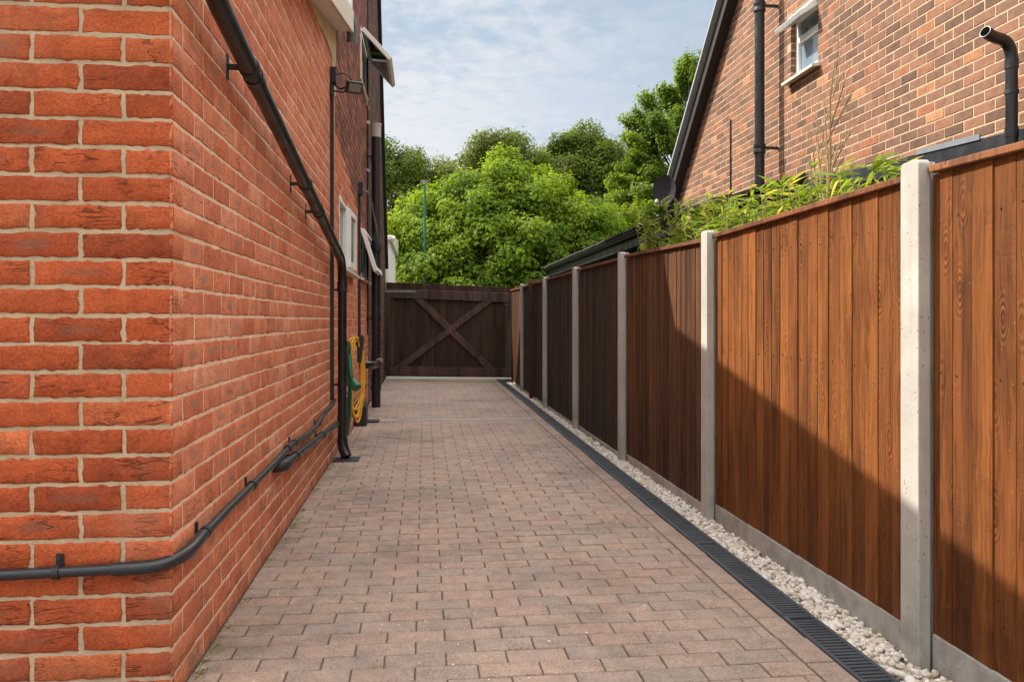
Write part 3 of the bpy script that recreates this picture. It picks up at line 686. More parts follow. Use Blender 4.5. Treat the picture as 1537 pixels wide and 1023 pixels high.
for zc in (1.35, .30): MB().tube([(-.64, 6.575, zc - .035), (-.64, 6.575, zc + .035)], .0385, 20).build('collar', M['black_pvc'], dp, smooth=True)
for Y in (3.12, 4.55, 5.12): clip(dp, on((Y - slope[0][1]) / ax.y), ax, .0345)
for z in (1.32, .58): clip(dp, (-.64, 6.575, z), (0, 0, 1), .0345)
mb = MB(); mb.tube(arc((-.64, 6.575, .16), (-.64, 6.57, .08), (-.60, 6.54, .02), 5), [.041] * 6, 18); mb.build('shoe', M['black_pvc'], dp, smooth=True)
mb = MB(); mb.box(-.70, -.50, 6.40, 6.62, -.004, .008)
for i in range(6): mb.box(-.69 + i * .031, -.675 + i * .031, 6.42, 6.60, .008, .012)
tag(mb.build('gully_cover', M['dull_black'], bevel=.002), 'small black gully cover under the foot of the sloping drainpipe', 'drain cover')

op = thing('overflow_pipe', 'thin black waste pipe wrapping the brick corner at knee height', 'pipe')
k = .0155
pts = [(-4.0, 2.425, .368), (-1.2, 2.425, .378), (-.86, 2.425, .386)] + arc((-.80, 2.425, .388), (-.692, 2.425, .392), (-.688, 2.58, .412), 8) + [(-.69, 3.0, .418), (-.69, 3.7, .421), (-.69, 4.3, .43), (-.69, 4.6, .428), (-.692, 5.0, .402), (-.69, 5.35, .402), (-.69, 5.8, .437), (-.69, 6.2, .445), (-.69, 6.46, .47)]
MB().tube(pts, k, 16).build('pipe', M['conduit'], op, smooth=True)
mb = MB(); mb.tube([(-.87, 2.424, .386)] + arc((-.80, 2.424, .388), (-.689, 2.424, .392), (-.685, 2.58, .412), 8) + [(-.688, 2.66, .414)], .0195, 18); mb.build('elbow', M['conduit'], op, smooth=True)
mb = MB(); mb.tube([(-.69, 4.28, .431), (-.69, 4.40, .431)], .021, 16); mb.build('coupler', M['conduit'], op, smooth=True)
def saddle(parent, p, d, r):
    mb = MB(); p = Vector(p)
    mb.tube([p - Vector(d) * .009, p + Vector(d) * .009], r + .004, 16)
    if abs(d[0]) > .5: mb.box(p.x - .010, p.x + .010, 2.444, 2.455, p.z, p.z + .046); mb.tube([(p.x, 2.442, p.z + .035), (p.x, 2.4385, p.z + .035)], .006, 10)
    else: mb.box(-.722, -.712, p.y - .009, p.y + .009, p.z, p.z + .034)
    mb.build('clip', M['dull_black'], parent, smooth=True)
saddle(op, (-1.02, 2.425, .382), (1, 0, 0), k); saddle(op, (-2.4, 2.425, .374), (1, 0, 0), k)
for Y, z in ((2.70, .414), (3.42, .42), (4.50, .430), (5.5, .408)): saddle(op, (-.69, Y, z), (0, 1, 0), k)
wp = thing('waste_pipe', 'short thicker black waste pipe below the thin one, ending in a wall elbow', 'pipe')
MB().tube([(-.735, 4.06, .385)] + arc((-.70, 4.06, .385), (-.675, 4.06, .386), (-.672, 4.12, .386), 5) + [(-.672, 5.2, .34), (-.672, 6.5, .283)], .021, 16).build('pipe', M['conduit'], wp, smooth=True)
MB().tube([(-.74, 4.04, .385), (-.712, 4.045, .385)] + arc((-.70, 4.045, .385), (-.670, 4.045, .386), (-.669, 4.11, .386), 5) + [(-.671, 4.17, .385)], .028, 16).build('elbow', M['dull_black'], wp, smooth=True)
for Y, z in ((4.42, .373), (5.55, .325)): clip(wp, (-.672, Y, z), (0, 1, -.04), .021)

cn = thing('cable_conduit', 'narrow black vertical conduit beside the floodlight, where orange brick meets brown', 'conduit')
mb = MB(); mb.box(-.722, -.692, 6.44, 6.478, .47, 3.0); mb.build('trunking', M['dull_black'], cn, bevel=.003)
MB().box(-.722, -.672, 6.42, 6.50, 2.90, 3.02).build('junction_box', M['dull_black'], cn, bevel=.004)
fl = thing('floodlight', 'small black rectangular floodlight on a bracket high on the left wall', 'floodlight')
c = Vector((-.535, 6.42, 2.865)); n_ = Vector((.35, -.72, -.42)).normalized(); u_ = Vector((.9, .43, .02)).normalized(); v_ = n_.cross(u_).normalized(); u_ = v_.cross(n_).normalized()
mb = MB(); mb.obox(c, u_, v_, n_, (.062, .045, .020)); mb.build('housing', M['dull_black'], fl, bevel=.006)
mb = MB(); mb.obox(c + n_ * .021, u_, v_, n_, (.048, .031, .003)); mb.build('lens', M['lamp_glass'], fl)
mb = MB(); mb.tube([(-.70, 6.46, 2.90), (-.64, 6.46, 2.86), c - n_ * .02 - u_ * .03], .008, 8); mb.box(-.722, -.70, 6.40, 6.43, 2.8, 2.88)
mb.tube([(-.70, 6.44, 2.84), (-.62, 6.44, 2.83), c - n_ * .02], .007, 8); mb.build('bracket', M['dull_black'], fl, smooth=True)
mb = MB(); mb.tube(arc((-.69, 6.45, 2.95), (-.60, 6.44, 3.02), c - n_ * .02 + v_ * .02, 8), .0045, 8); mb.build('cable', M['dull_black'], fl, smooth=True)

c2 = thing('cable_conduit', 'thin black vertical conduit between the two lower white windows', 'conduit')
MB().box(-.722, -.69, 9.10, 9.15, .83, 2.5).build('trunking', M['dull_black'], c2, bevel=.003)
MB().box(-.722, -.665, 9.08, 9.17, 2.44, 2.58).build('junction_box', M['dull_black'], c2, bevel=.004)
MB().tube([(-.68, 9.14, 2.52), (-.62, 9.3, 2.5), (-.60, 9.6, 2.42), (-.57, 10.0, 2.2), (-.55, 10.25, 2.02)], .009, 8).build('cable', M['strap'], c2, smooth=True)

ss = thing('soil_stack', 'thick black vertical soil pipe with pale grey cap by the gate', 'soil pipe')
MB().tube([(-.60, 10.43, -.01), (-.60, 10.43, 3.40)], .056, 22).build('pipe', M['black_pvc'], ss, smooth=True)
MB().tube([(-.60, 10.43, 3.36), (-.60, 10.43, 3.50), (-.60, 10.43, 3.50), (-.60, 10.43, 3.53)], [.062, .062, .068, .068], 22).build('cap', M['grey_cap'], ss, smooth=True)
for z in (3.08, 1.98, 1.12, .60, .35, .25): MB().tube([(-.60, 10.43, z - .03), (-.60, 10.43, z + .03)], .063, 22).build('collar', M['black_pvc'], ss, smooth=True)
for z in (3.12, 1.95, 1.1): clip(ss, (-.60, 10.43, z), (0, 0, 1), .056)
MB().box(-.60, -.53, 10.33, 10.40, 1.93, 2.02).build('bracket', M['dull_black'], ss, bevel=.005)
MB().tube([(-.74, 9.3, .585), (-.69, 9.32, .585)] + arc((-.655, 9.35, .585), (-.60, 9.38, .58), (-.598, 9.6, .565), 6) + [(-.598, 10.0, .55), (-.60, 10.42, .52)], .045, 18).build('branch', M['black_pvc'], ss, smooth=True)
MB().tube([(-.60, 10.40, .585), (-.525, 10.36, .585)], .028, 14).build('access_cap', M['strap'], ss, smooth=True)
tc = thing('cable', 'thin dark cable with white clips running up the dark brown wall', 'cable')
MB().tube([(-.712, 10.55, .9), (-.712, 10.55, 6.5)], .012, 8).build('wire', M['dark_trim'], tc, smooth=True)
for z in (4.4, 3.55, 2.95, 1.95): MB().box(-.722, -.69, 10.49, 10.60, z, z + .03).build('clip', M['white_pvc'], tc)
wc = MB(); wc.tube([(-.712, 9.40, 4.3), (-.712, 9.40, 3.80), (-.712, 10.1, 3.84), (-.712, 10.6, 3.86)], .014, 8)
tag(wc.build('white_cable', M['cream_pvc'], smooth=True), 'white cable running down beside the upper open window', 'cable')

# hoses --------------------------------------------------------------
def coil(n, cy, cx, zt, hh, wy, wx, seed, turns=1):
    r_ = random.Random(seed); pts = []
    for i in range(n):
        a0 = r_.uniform(-.02, .02); h = hh * r_.uniform(.86, 1.04); w = r_.uniform(.3, 1.2); ox = r_.uniform(-.03, .03); oy = r_.uniform(-.05, .05)
        for k in range(26):
            a = 2 * math.pi * k / 26
            s = math.sin(a); c_ = math.cos(a)
            pts.append((cx + ox + wx * w * s, cy + oy + wy * w * s * .9 + .012 * i, zt - h / 2 + (h / 2) * c_ * (1 if c_ > 0 else 1.0)))
    return pts
yh = thing('garden_hose', 'coiled yellow garden hose hanging on the left wall', 'hose')
MB().tube(coil(7, 7.42, -.612, .93, .74, .20, .062, 3), .0078, 8).build('coil', M['yellow_hose'], yh, smooth=True)
gh = thing('garden_hose', 'dark green garden hose hanging behind the yellow one', 'hose')
MB().tube(coil(3, 7.2, -.662, .90, .78, .12, .028, 9), .0085, 8).build('coil', M['green_hose'], gh, smooth=True)
sg = thing('spray_gun', 'green hose spray gun hanging in front of the yellow coils', 'spray gun')
MB().tube([(-.625, 7.05, .80), (-.62, 7.03, .74), (-.615, 7.0, .67), (-.60, 6.98, .60)], [.014, .020, .018, .017], 12).build('handle', M['green_gun'], sg, smooth=True)
MB().tube([(-.602, 6.99, .60), (-.585, 6.97, .565), (-.565, 6.95, .535), (-.557, 6.94, .522)], [.018, .025, .042, .040], 16).build('nozzle', M['green_gun'], sg, smooth=True)
hh = thing('hose_hanger', 'black wall bracket holding the coiled hoses', 'hose hanger')
mb = MB(); mb.box(-.722, -.57, 7.52, 7.56, .86, .90); mb.build('arm', M['dull_black'], hh, bevel=.004)
mb = MB(); mb.prism([(-.60, .70), (-.565, .70), (-.545, .93), (-.56, .955), (-.60, .94)], 'y', 7.50, 7.66); mb.build('hook_plate', M['dull_black'], hh, bevel=.006)
ob = MB(); ob.prism([(8.55, 0), (8.78, 0), (8.78, .16), (8.72, .25), (8.6, .25), (8.55, .2)], 'x', -.70, -.59); ob.box(-.66, -.62, 8.60, 8.7, .25, .34)
tag(ob.build('drain_hopper', M['dull_black'], bevel=.008), 'black drain hopper standing on the paving below the hoses', 'drain hopper')
MBc = MB().box(-.70, -.48, 8.82, 9.0, 0, .02); tag(MBc.build('gully_cover', M['dull_black'], bevel=.004), 'small black gully cover behind the drain hopper', 'drain cover')
tp = MB(); tp.tube([(-.722, 7.02, .48), (-.66, 7.02, .48), (-.65, 7.02, .44)], .014, 10); tp.box(-.67, -.64, 6.99, 7.05, .48, .53)
tag(tp.build('garden_tap', M['grey_cap'], smooth=True), 'small pale outdoor tap behind the hoses', 'tap')

# ------------------------------------------------------------------ right: neighbour house
NX = 3.9
nb = thing('brick_house', 'sunlit russet brick house with steep gable behind the fence', 'house')
def nclip(z):
    hi = 12.36 - (z - 3.08) / .873 if z > 3.08 else 12.36
    lo = 1.0 if z < 3.08 else max(1.0, 1.6 + (z - 3.08) / .873 - 1)
    return lo, hi
NW = (7.86, 8.47, 3.655, 4.29)
brickwall('gable_wall', M['brick_neighbour'], M['mortar_neighbour'], nb, (NX, 0, 0), (0, 1, 0), (-1, 0, 0), 1.0, 12.36, -.03, 7.6, nx=1, bl=.226, joint=.0115, proud=.003, clip=nclip, holes=[(NW[0], NW[1], NW[2], NW[3])])
brickwall('window_reveal', M['brick_neighbour'], M['mortar_neighbour'], nb, (NX - .002, NW[1] + .001, 0), (1, 0, 0), (0, -1, 0), 0, .1, NW[2], NW[3], nx=1, bl=.226, joint=.0115, proud=.003)
MB().prism([(1.1, 0), (12.2, 0), (12.2, 3.0), (7.4, 7.3), (6.4, 7.3), (1.1, 3.0)], 'x', NX + .16, NX + 7).build('inner_wall', M['mortar_dim'], nb)
sl = Vector((0, -1, .873)).normalized()
a, b = Vector((NX - .07, 12.62, 2.86)), Vector((NX - .07, 12.62, 2.86)) + sl * 7.2
MB().bar(a, b, .16, .14, side=(0, .873, 1)).build('bargeboard', M['dark_trim'], nb)
MB().bar(a + Vector((-.02, .075, .085)), b + Vector((-.02, .075, .085)), .035, .24, side=(0, .873, 1)).build('verge', M['verge'], nb)
MB().bar(a + Vector((3.6, .1, .11)), b + Vector((3.6, .1, .11)), .05, 7.2, side=(0, .873, 1)).build('roof', M['roof_tile'], nb)
# window
X = NX + .05; f = MB(); w = .06; Y0, Y1, z0, z1 = NW
f.box(X, X + .06, Y0, Y0 + w, z0, z1); f.box(X, X + .06, Y1 - w, Y1, z0, z1); f.box(X, X + .06, Y0 + w, Y1 - w, z0, z0 + .05); f.box(X, X + .06, Y0 + w, Y1 - w, z1 - .05, z1); f.box(X, X + .06, Y0 + w, Y1 - w, z0 + .36, z0 + .42)
nw = f.build('window', M['white_pvc'], nb, bevel=.004)
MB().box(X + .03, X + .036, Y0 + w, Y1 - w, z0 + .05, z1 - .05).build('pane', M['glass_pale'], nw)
MB().prism([(NX + .05, z0 - .045), (NX - .09, z0 - .065), (NX - .09, z0 - .035), (NX + .05, z0 + .0)], 'y', Y0 - .05, Y1 + .05).build('sill', M['cream_pvc'], nw, bevel=.003)
sash(nw, (X - .01, Y0 + .02, z1 - .01), (0, 1, 0), (-.22, 0, -.14), Y1 - Y0 - .04, .27, rail=.045)
MB().box(NX - .02, NX + .05, Y0 - .04, Y1 + .04, z1, z1 + .03).build('head_trim', M['cream_pvc'], nw)
mb = MB(); mb.bar((NX - .035, 10.4, 2.555), (NX - .035, 4.2, 2.215), .13, .05, side=(0, 0, 1)); mb.build('fascia', M['black_fascia'], nb, bevel=.004)
mb = MB(); mb.bar((NX - .064, 6.1, 2.395), (NX - .064, 5.36, 2.355), .04, .012, side=(0, 0, 1)); mb.build('flashing', M['grey_lead'], nb)
mb = MB(); mb.tube([(NX - .012, 10.2, 2.6), (NX - .012, 10.2, 3.64)], .010, 6); tag(mb.build('cable', M['dark_trim']), 'short thin dark vertical cable on the sunlit gable wall', 'cable')
np_ = thing('downpipe', 'thick black vertical pipe with a ringed collar on the sunlit gable', 'drainpipe')
MB().tube([(3.70, 8.83, 2.2), (3.70, 8.83, 6.3)], .054, 22).build('pipe', M['black_pvc'], np_, smooth=True)
for z in (2.98, 4.55): MB().tube([(3.70, 8.83, z - .05), (3.70, 8.83, z - .03), (3.70, 8.83, z - .01), (3.70, 8.83, z + .01), (3.70, 8.83, z + .03), (3.70, 8.83, z + .05)], [.066, .068, .060, .060, .068, .066], 22).build('collar', M['black_pvc'], np_, smooth=True)
for z in (2.97, 4.54): MB().box(3.70, 3.9, 8.78, 8.80, z, z + .03).build('clip', M['dull_black'], np_)
ne = thing('downpipe', 'black vent pipe bent over at the top, near the upper right corner', 'drainpipe')
MB().tube([(3.54, 4.90, 2.915), (3.60, 4.92, 2.895)] + arc((3.65, 4.93, 2.885), (3.755, 4.95, 2.885), (3.76, 4.95, 2.76), 7) + [(3.76, 4.95, 2.0)], .037, 20).build('pipe', M['black_pvc'], ne, smooth=True)
for z in (2.70, 2.26): MB().tube([(3.76, 4.95, z), (3.76, 4.95, z + .06)], .041, 20).build('collar', M['black_pvc'], ne, smooth=True)
MB().tube([(3.5385, 4.8995, 2.9155), (3.5405, 4.9001, 2.9148)], .032, 20).build('dark_mouth_disc', M['void'], ne)  # solid black disc, painted shade for the inside of the pipe mouth
clip(ne, (3.76, 4.95, 2.55), (0, 0, 1), .037, foot=False)
# black flat roofed lean-to against the house
sh = thing('lean_to_shed', 'low dark shed with slate eave and black gutter behind the fence', 'shed')
MB().box(2.75, 3.85, 8.3, 16.6, -.05, 2.06).build('wall', M['dark_trim'], sh)
mb = MB(); mb.prism([(2.50, 2.13), (3.88, 2.56), (3.88, 2.60), (2.50, 2.17)], 'y', 8.1, 16.9); mb.build('roof', M['roof_tile'], sh)
mb = MB(); y = 8.12
while y < 16.8:
    d = rng.normal() * .006; mb.prism([(2.44 + d, 2.155), (2.62, 2.215), (2.62, 2.24), (2.44 + d, 2.178)], 'y', y, y + .235); y += .245
mb.build('eave_tiles', M['roof_tile'], sh)
mb = MB(); pts = [(-.05 * math.cos(a), -.05 * math.sin(a)) for a in [math.pi * i / 8 for i in range(9)]]
outer = [(2.50 + p[0], 2.14 + p[1]) for p in pts]; inner = [(2.50 + p[0] * .9, 2.14 + p[1] * .9) for p in pts][::-1]
mb.prism(outer + inner, 'y', 8.08, 16.9); mb.build('gutter', M['black_pvc'], sh, smooth=True)
MB().box(2.555, 2.58, 8.1, 16.88, 1.98, 2.13).build('fascia', M['black_fascia'], sh)
MB().box(2.58, 2.75, 8.1, 16.88, 1.98, 1.995).build('soffit', M['dark_trim'], sh)
mb = MB(); mb.prism([(3.5, 2.45), (3.80, 2.50), (3.80, 2.66), (3.55, 2.60)], 'y', 10.0, 11.4); mb.build('roof_upstand', M['black_fascia'], sh)

# dish
sd = thing('satellite_dish', 'dark grey satellite dish at the foot of the gable', 'satellite dish')
c = Vector((3.48, 11.7, 2.96)); n_ = Vector((-.66, -.75, .06)).normalized(); u_ = n_.cross(Vector((0, 0, 1))).normalized(); v_ = u_.cross(n_).normalized()
V = []; F = []; rings = 8; seg = 36
for side in (0, 1):
    V.append(c - n_ * (.0 + side * .008))
    for i in range(1, rings + 1):
        r_ = i / rings
        for k in range(seg):
            a = 2 * math.pi * k / seg; V.append(c + u_ * .185 * r_ * math.cos(a) + v_ * .225 * r_ * math.sin(a) + n_ * (.05 * r_ * r_ - side * .008))
ofs = 1 + rings * seg
for side in (0, 1):
    b = side * ofs
    F += [(b, b + 1 + k, b + 1 + (k + 1) % seg) for k in range(seg)]
    F += [(b + 1 + i * seg + k, b + 1 + (i + 1) * seg + k, b + 1 + (i + 1) * seg + (k + 1) % seg, b + 1 + i * seg + (k + 1) % seg) for i in range(rings - 1) for k in range(seg)]
q = (rings - 1) * seg + 1; F += [(q + k, q + (k + 1) % seg, ofs + q + (k + 1) % seg, ofs + q + k) for k in range(seg)]
mb = MB(); mb.add(V, F); mb.build('reflector', M['dish'], sd, smooth=True)
foc = c + n_ * .30 - v_ * .23 
mb = MB(); mb.tube([c - v_ * .235 + n_ * .03, foc], .012, 8); mb.build('arm', M['grey_lead'], sd)
mb = MB(); mb.tube([foc - n_ * .02 + v_ * .0, foc + v_ * .05 - n_ * .04], [.03, .022], 12); mb.build('receiver', M['grey_cap'], sd, smooth=True)
mb = MB(); mb.tube([c - n_ * .02, c - n_ * .12, (3.78, 11.95, 2.78), (3.9, 11.95, 2.76)], .02, 10); mb.build('bracket', M['strap'], sd, smooth=True)

# conservatory & pole
cv = thing('conservatory', 'white framed conservatory corner just beyond the gate on the left', 'conservatory')
mb = MB(); mb.box(-3, -.72, 15.9, 15.95, 0, 2.62); mb.build('wall_panel', M['cream_pvc'], cv)
mb = MB(); mb.box(-.72, -.66, 15.88, 15.97, 0, 2.62); mb.box(-.80, -.76, 15.87, 15.90, 0, 2.9); mb.build('frame', M['white_pvc'], cv, bevel=.005)
mb = MB(); mb.box(-3, -.60, 15.80, 15.88, 2.60, 2.68); mb.tube([(-.63, 15.84, 2.64), (-.56, 15.84, 2.62)], .05, 12); mb.build('gutter', M['white_pvc'], cv, bevel=.01)
mb = MB(); mb.prism([(15.9, 2.62), (20, 2.62), (20, 3.0), (15.9, 2.7)], 'x', -4, -.62); mb.build('roof', M['cream_pvc'], cv)
MB().box(-.70, -.68, 15.98, 20, 0, 2.6).build('side_panel', M['cream_pvc'], cv)
for i in range(6): MB().box(-.70, -.665, 16.05 + i * .6, 16.1 + i * .6, .1, 2.6).build('mullion', M['white_pvc'], cv)
pl = thing('washing_line_post', 'slim green metal post with pale head rising beyond the gate', 'post')
MB().tube([(.01, 20, -.1), (.01, 20, 4.36)], .026, 12).build('pole', M['green_pole'], pl, smooth=True)
MB().tube([(.01, 20, 2.0), (.01, 20, 2.28)], .045, 12).build('socket', M['strap'], pl, smooth=True)
mb = MB(); mb.tube([(.01, 20, 4.34), (.01, 20, 4.44)], [.05, .06], 12); mb.box(-.09, .11, 19.98, 20.02, 4.40, 4.43); mb.build('head', M['strap'], pl)

# ------------------------------------------------------------------ vegetation
def leafmesh(name, m, parent, C, Nn, size, asp=.55, crnd=None, fold=.25):
    n = len(C); Nn = Nn / np.linalg.norm(Nn, axis=1, keepdims=True)
    a = rng.normal(size=(n, 3)); T = np.cross(Nn, a); T /= np.linalg.norm(T, axis=1, keepdims=True); B = np.cross(Nn, T)
    s = (size * rng.uniform(.6, 1.3, n))[:, None]
    base = C - T * s * .5; tip = C + T * s * .5 - Nn * s * .12
    l = C + B * s * asp * .5 + Nn * s * fold * .3 - T * s * .05; r = C - B * s * asp * .5 + Nn * s * fold * .3 - T * s * .05
    V = np.stack([base, l, tip, r], 1).reshape(-1, 3)
    i = np.arange(n)[:, None] * 4; F = np.concatenate([i + np.array([[0, 2, 1]]), i + np.array([[0, 3, 2]])], 0)
    rr = rng.random((n, 3)); 
    if crnd is not None: rr[:, 0] = np.clip(crnd * .6 + rr[:, 0] * .4, 0, 1)
    return npmesh(name, V, F, np.repeat(rr, 4, 0), m, parent)
def tree(label, base, top, centre, rad, m, nclump=60, cr=.9, nleaf=30000, ls=.14, seed=1, flat=.7, spray=False, gname='tree', low=-.75, trunk_r=.16, shell=.62):
    r_ = np.random.default_rng(seed); t = thing('leafy_tree', label, 'tree', 'trees beyond the gate', loc=base); t_ = Vector(base)
    C0 = np.array(centre, float); rad = np.array(rad, float)
    d = r_.normal(size=(nclump * 3, 3)); d /= np.linalg.norm(d, axis=1, keepdims=True); d = d[d[:, 2] > low][:nclump]
    k = r_.uniform(shell, 1.0, len(d)) ** .8
    cl = C0 + d * k[:, None] * rad * (1 + r_.normal(0, .07, (len(d), 1)))
    csz = cr * r_.uniform(.6, 1.25, len(d))
    # limbs
    mb = MB(); tp = Vector(centre) - t_
    stem = [Vector((0, 0, 0)), Vector((tp.x * .3, tp.y * .3, (tp.z) * .45)), Vector((tp.x * .8, tp.y * .8, tp.z * .9)), Vector((tp.x, tp.y, tp.z + rad[2] * .45))]
    mb.tube(stem, [trunk_r, trunk_r * .8, trunk_r * .5, trunk_r * .15], 10)
    mb.build('trunk', M['bark'], t, smooth=True)
    lb = MB()
    for i in range(len(cl)):
        e = Vector(cl[i]) - t_; f = r_.uniform(.25, .9); s = stem[1].lerp(stem[2], f)
        lb.tube([s, s.lerp(e, .5) + Vector((0, 0, .12 * rad[2] * r_.uniform(-.3, 1))), e], [trunk_r * .3, trunk_r * .18, trunk_r * .06], 6, rnd=(.5, .5, .5))
    lb.build('limbs', M['bark'], t, smooth=True)
    w = csz ** 2; idx = r_.choice(len(cl), nleaf, p=w / w.sum())
    dd = r_.normal(size=(nleaf, 3)); dd /= np.linalg.norm(dd, axis=1, keepdims=True); rr = r_.uniform(.35, 1.05, nleaf) ** .6
    sc = np.array((1, 1, flat))
    P = cl[idx] + dd * (rr * csz[idx])[:, None] * sc
    if spray:
        out = cl[idx] - C0; out /= np.linalg.norm(out, axis=1, keepdims=True)
        P = cl[idx] + dd * (rr * csz[idx])[:, None] * np.array((.55, .55, .35)) + out * (r_.uniform(-.2, 1.5, nleaf) * csz[idx])[:, None] * np.array((1, 1, .7))
    P += r_.normal(0, ls * .5, P.shape)
    Nn = dd * .9 + (P - C0) / rad * .5 + np.array((0, 0, .55)) + r_.normal(0, .45, P.shape)
    cc = r_.random(len(cl))[idx]
    lf = leafmesh('crown', m, t, P - np.array(base), Nn, ls, .62, crnd=cc); return t
tree('broad bright green tree filling the view behind the gate', (2.2, 21.8, -.05), 5, (2.15, 22, 2.25), (3.2, 2.6, 2.8), M['leaf_bright'], 380, .42, 150000, .115, 11, low=-.9, shell=.86, flat=.85)
tree('olive green tree rising behind the broad bright one', (3.0, 31, -.05), 8, (2.5, 31, 4.9), (3.1, 2.3, 2.9), M['leaf_olive'], 160, .55, 80000, .12, 12, flat=.9)
tree('dark green round topped tree right of the olive one', (6.4, 33, -.05), 8, (6.5, 33, 5.7), (2.0, 1.9, 3.1), M['leaf_dark'], 160, .58, 95000, .13, 13, flat=.85)
tree('tall mid green tree with ragged outline beside the steep gable', (8.7, 25.5, -.05), 8, (8.5, 25.5, 4.8), (2.2, 1.9, 4.1), M['leaf_mid'], 170, .5, 85000, .12, 14, spray=True)
tree('dark leafy tree at far left beside the brick house wall', (-1.6, 30, -.05), 7, (-1.45, 30, 4.7), (2.0, 1.8, 3.0), M['leaf_dark'], 90, .55, 36000, .12, 15, flat=.9)
tree('light green bushy tree between the dark tree and the dish', (6.6, 24, -.05), 4, (5.9, 24, 2.7), (2.1, 1.6, 1.7), M['leaf_fresh'], 110, .5, 45000, .12, 16, spray=True)
tree('olive tree in the gap left of the dark round topped one', (5.0, 36, -.05), 7, (4.7, 36, 4.2), (1.7, 1.5, 3.4), M['leaf_olive'], 70, .6, 30000, .13, 17)

hg = thing('hedge', 'dark leafy hedge low behind the gate under the trees', 'hedge', loc=(2.5, 26, 0))
nh_ = 42000; hp = np.stack([rng.uniform(-5, 6, nh_), rng.uniform(-.6, .6, nh_), rng.uniform(0, 1, nh_) ** .6 * 2.7], 1)
hp[:, 2] *= 1 + .12 * np.sin(hp[:, 0] * 2.3) + .06 * np.sin(hp[:, 0] * 6.1)
leafmesh('foliage', M['leaf_dark'], hg, hp, np.stack([rng.normal(0, .5, nh_), -np.ones(nh_) * .6, rng.normal(.6, .5, nh_)], 1), .13, .62)
mb = MB()
for i in range(14): mb.tube([(-4.8 + i * .8, 0, -.1), (-4.8 + i * .8 + .1, .05, 1.2), (-4.7 + i * .8, 0, 2.2)], [.04, .03, .012], 6)
mb.build('stems', M['bark'], hg, smooth=True)

# lance-leaved plants along the top of the fence
def strap_leaves(P, D, L, W, droop, name, m, parent):
    n = len(P); seg = 5; V = np.zeros((n, seg * 2 + 1 - 1 + 1, 3)); D = D / np.linalg.norm(D, axis=1, keepdims=True)
    side = np.cross(D, np.array((0, 0, 1.)) + rng.normal(0, .4, (n, 3))); side /= np.linalg.norm(side, axis=1, keepdims=True)
    wid = [.35, .9, 1., .7, .35]
    vs = []
    for k in range(seg):
        t = k / seg; c = P + D * (L * t)[:, None] + np.array((0, 0, -1.)) * (droop * t * t)[:, None]
        vs += [c - side * (W * wid[k])[:, None], c + side * (W * wid[k])[:, None]]
    vs.append(P + D * L[:, None] + np.array((0, 0, -1.)) * droop[:, None])
    V = np.stack(vs, 1).reshape(-1, 3); nv = 2 * seg + 1; i = np.arange(n)[:, None] * nv; F = []
    for k in range(seg - 1): F += [i + np.array([[2 * k, 2 * k + 1, 2 * k + 3]]), i + np.array([[2 * k, 2 * k + 3, 2 * k + 2]])]
    F.append(i + np.array([[2 * seg - 2, 2 * seg - 1, 2 * seg]]))
    rr = np.repeat(rng.random((n, 3)), nv, 0)
    return npmesh(name, V, np.concatenate(F, 0), rr, m, parent)
def bamboo(x, y, ztop, n_stem, label, spread=.17, nl=44):
    t = thing('bamboo_plant', label, 'plant', 'lance leaved plants along the fence top', loc=(x, y, 0)); mb = MB(); P = []; D = []
    for s in range(n_stem):
        bx, by = rng.normal(0, spread * .5, 2); h = ztop * rng.uniform(.86, 1.03); lx, ly = np.clip(rng.normal(0, spread, 2), -.3, .3); bx = max(bx, 1.70 - x); lx = max(lx, 1.58 - x - bx)
        pts = [(bx + (lx) * q ** 2, by + ly * q ** 2, h * q) for q in (0, .4, .7, .88, 1)]
        mb.tube(pts, [.006, .005, .004, .003, .0015], 5, rnd=(.5,) * 3)
        for k in range(nl):
            q = rng.uniform(.72, 1.0); P.append((bx + lx * q * q, by + ly * q * q, h * q)); a = rng.uniform(0, 2 * math.pi); ca_ = math.cos(a) if x + P[-1][0] > 1.78 else abs(math.cos(a)) * .6; D.append((ca_, math.sin(a), rng.uniform(-.15, .75)))
    mb.build('stems', M['stem_pale'], t, smooth=True); n = len(P)
    strap_leaves(np.array(P), np.array(D), rng.uniform(.07, .15, n), rng.uniform(.006, .011, n), rng.uniform(.01, .07, n), 'leaves', M['leaf_bamboo'], t)
spots = [(2.05, 5.7, 1.90, 10, 'tallest clump near the dish'), (1.82, 5.9, 1.84, 13, 'above the panel where the shade begins'), (1.95, 5.2, 1.84, 12, 'left of the thick black pipe'),
         (1.84, 4.6, 1.79, 12, 'behind the second nearest post'), (1.95, 4.1, 1.79, 11, 'at the foot of the tall bare stems'), (1.86, 3.55, 1.72, 9, 'right of the tall bare stems'), (1.84, 3.0, 1.66, 6, 'sparse and low beside the nearest post')]
for x, y, z, n, l in spots: bamboo(x, y, z, int(n * 2.6), 'lance leaved plant above the fence, ' + l)
ts = thing('tall_bare_stems', 'tall thin pale branching stems rising above the fence against the gable', 'plant', loc=(2.0, 3.93, 0)); mb = MB()
rs = random.Random(5)
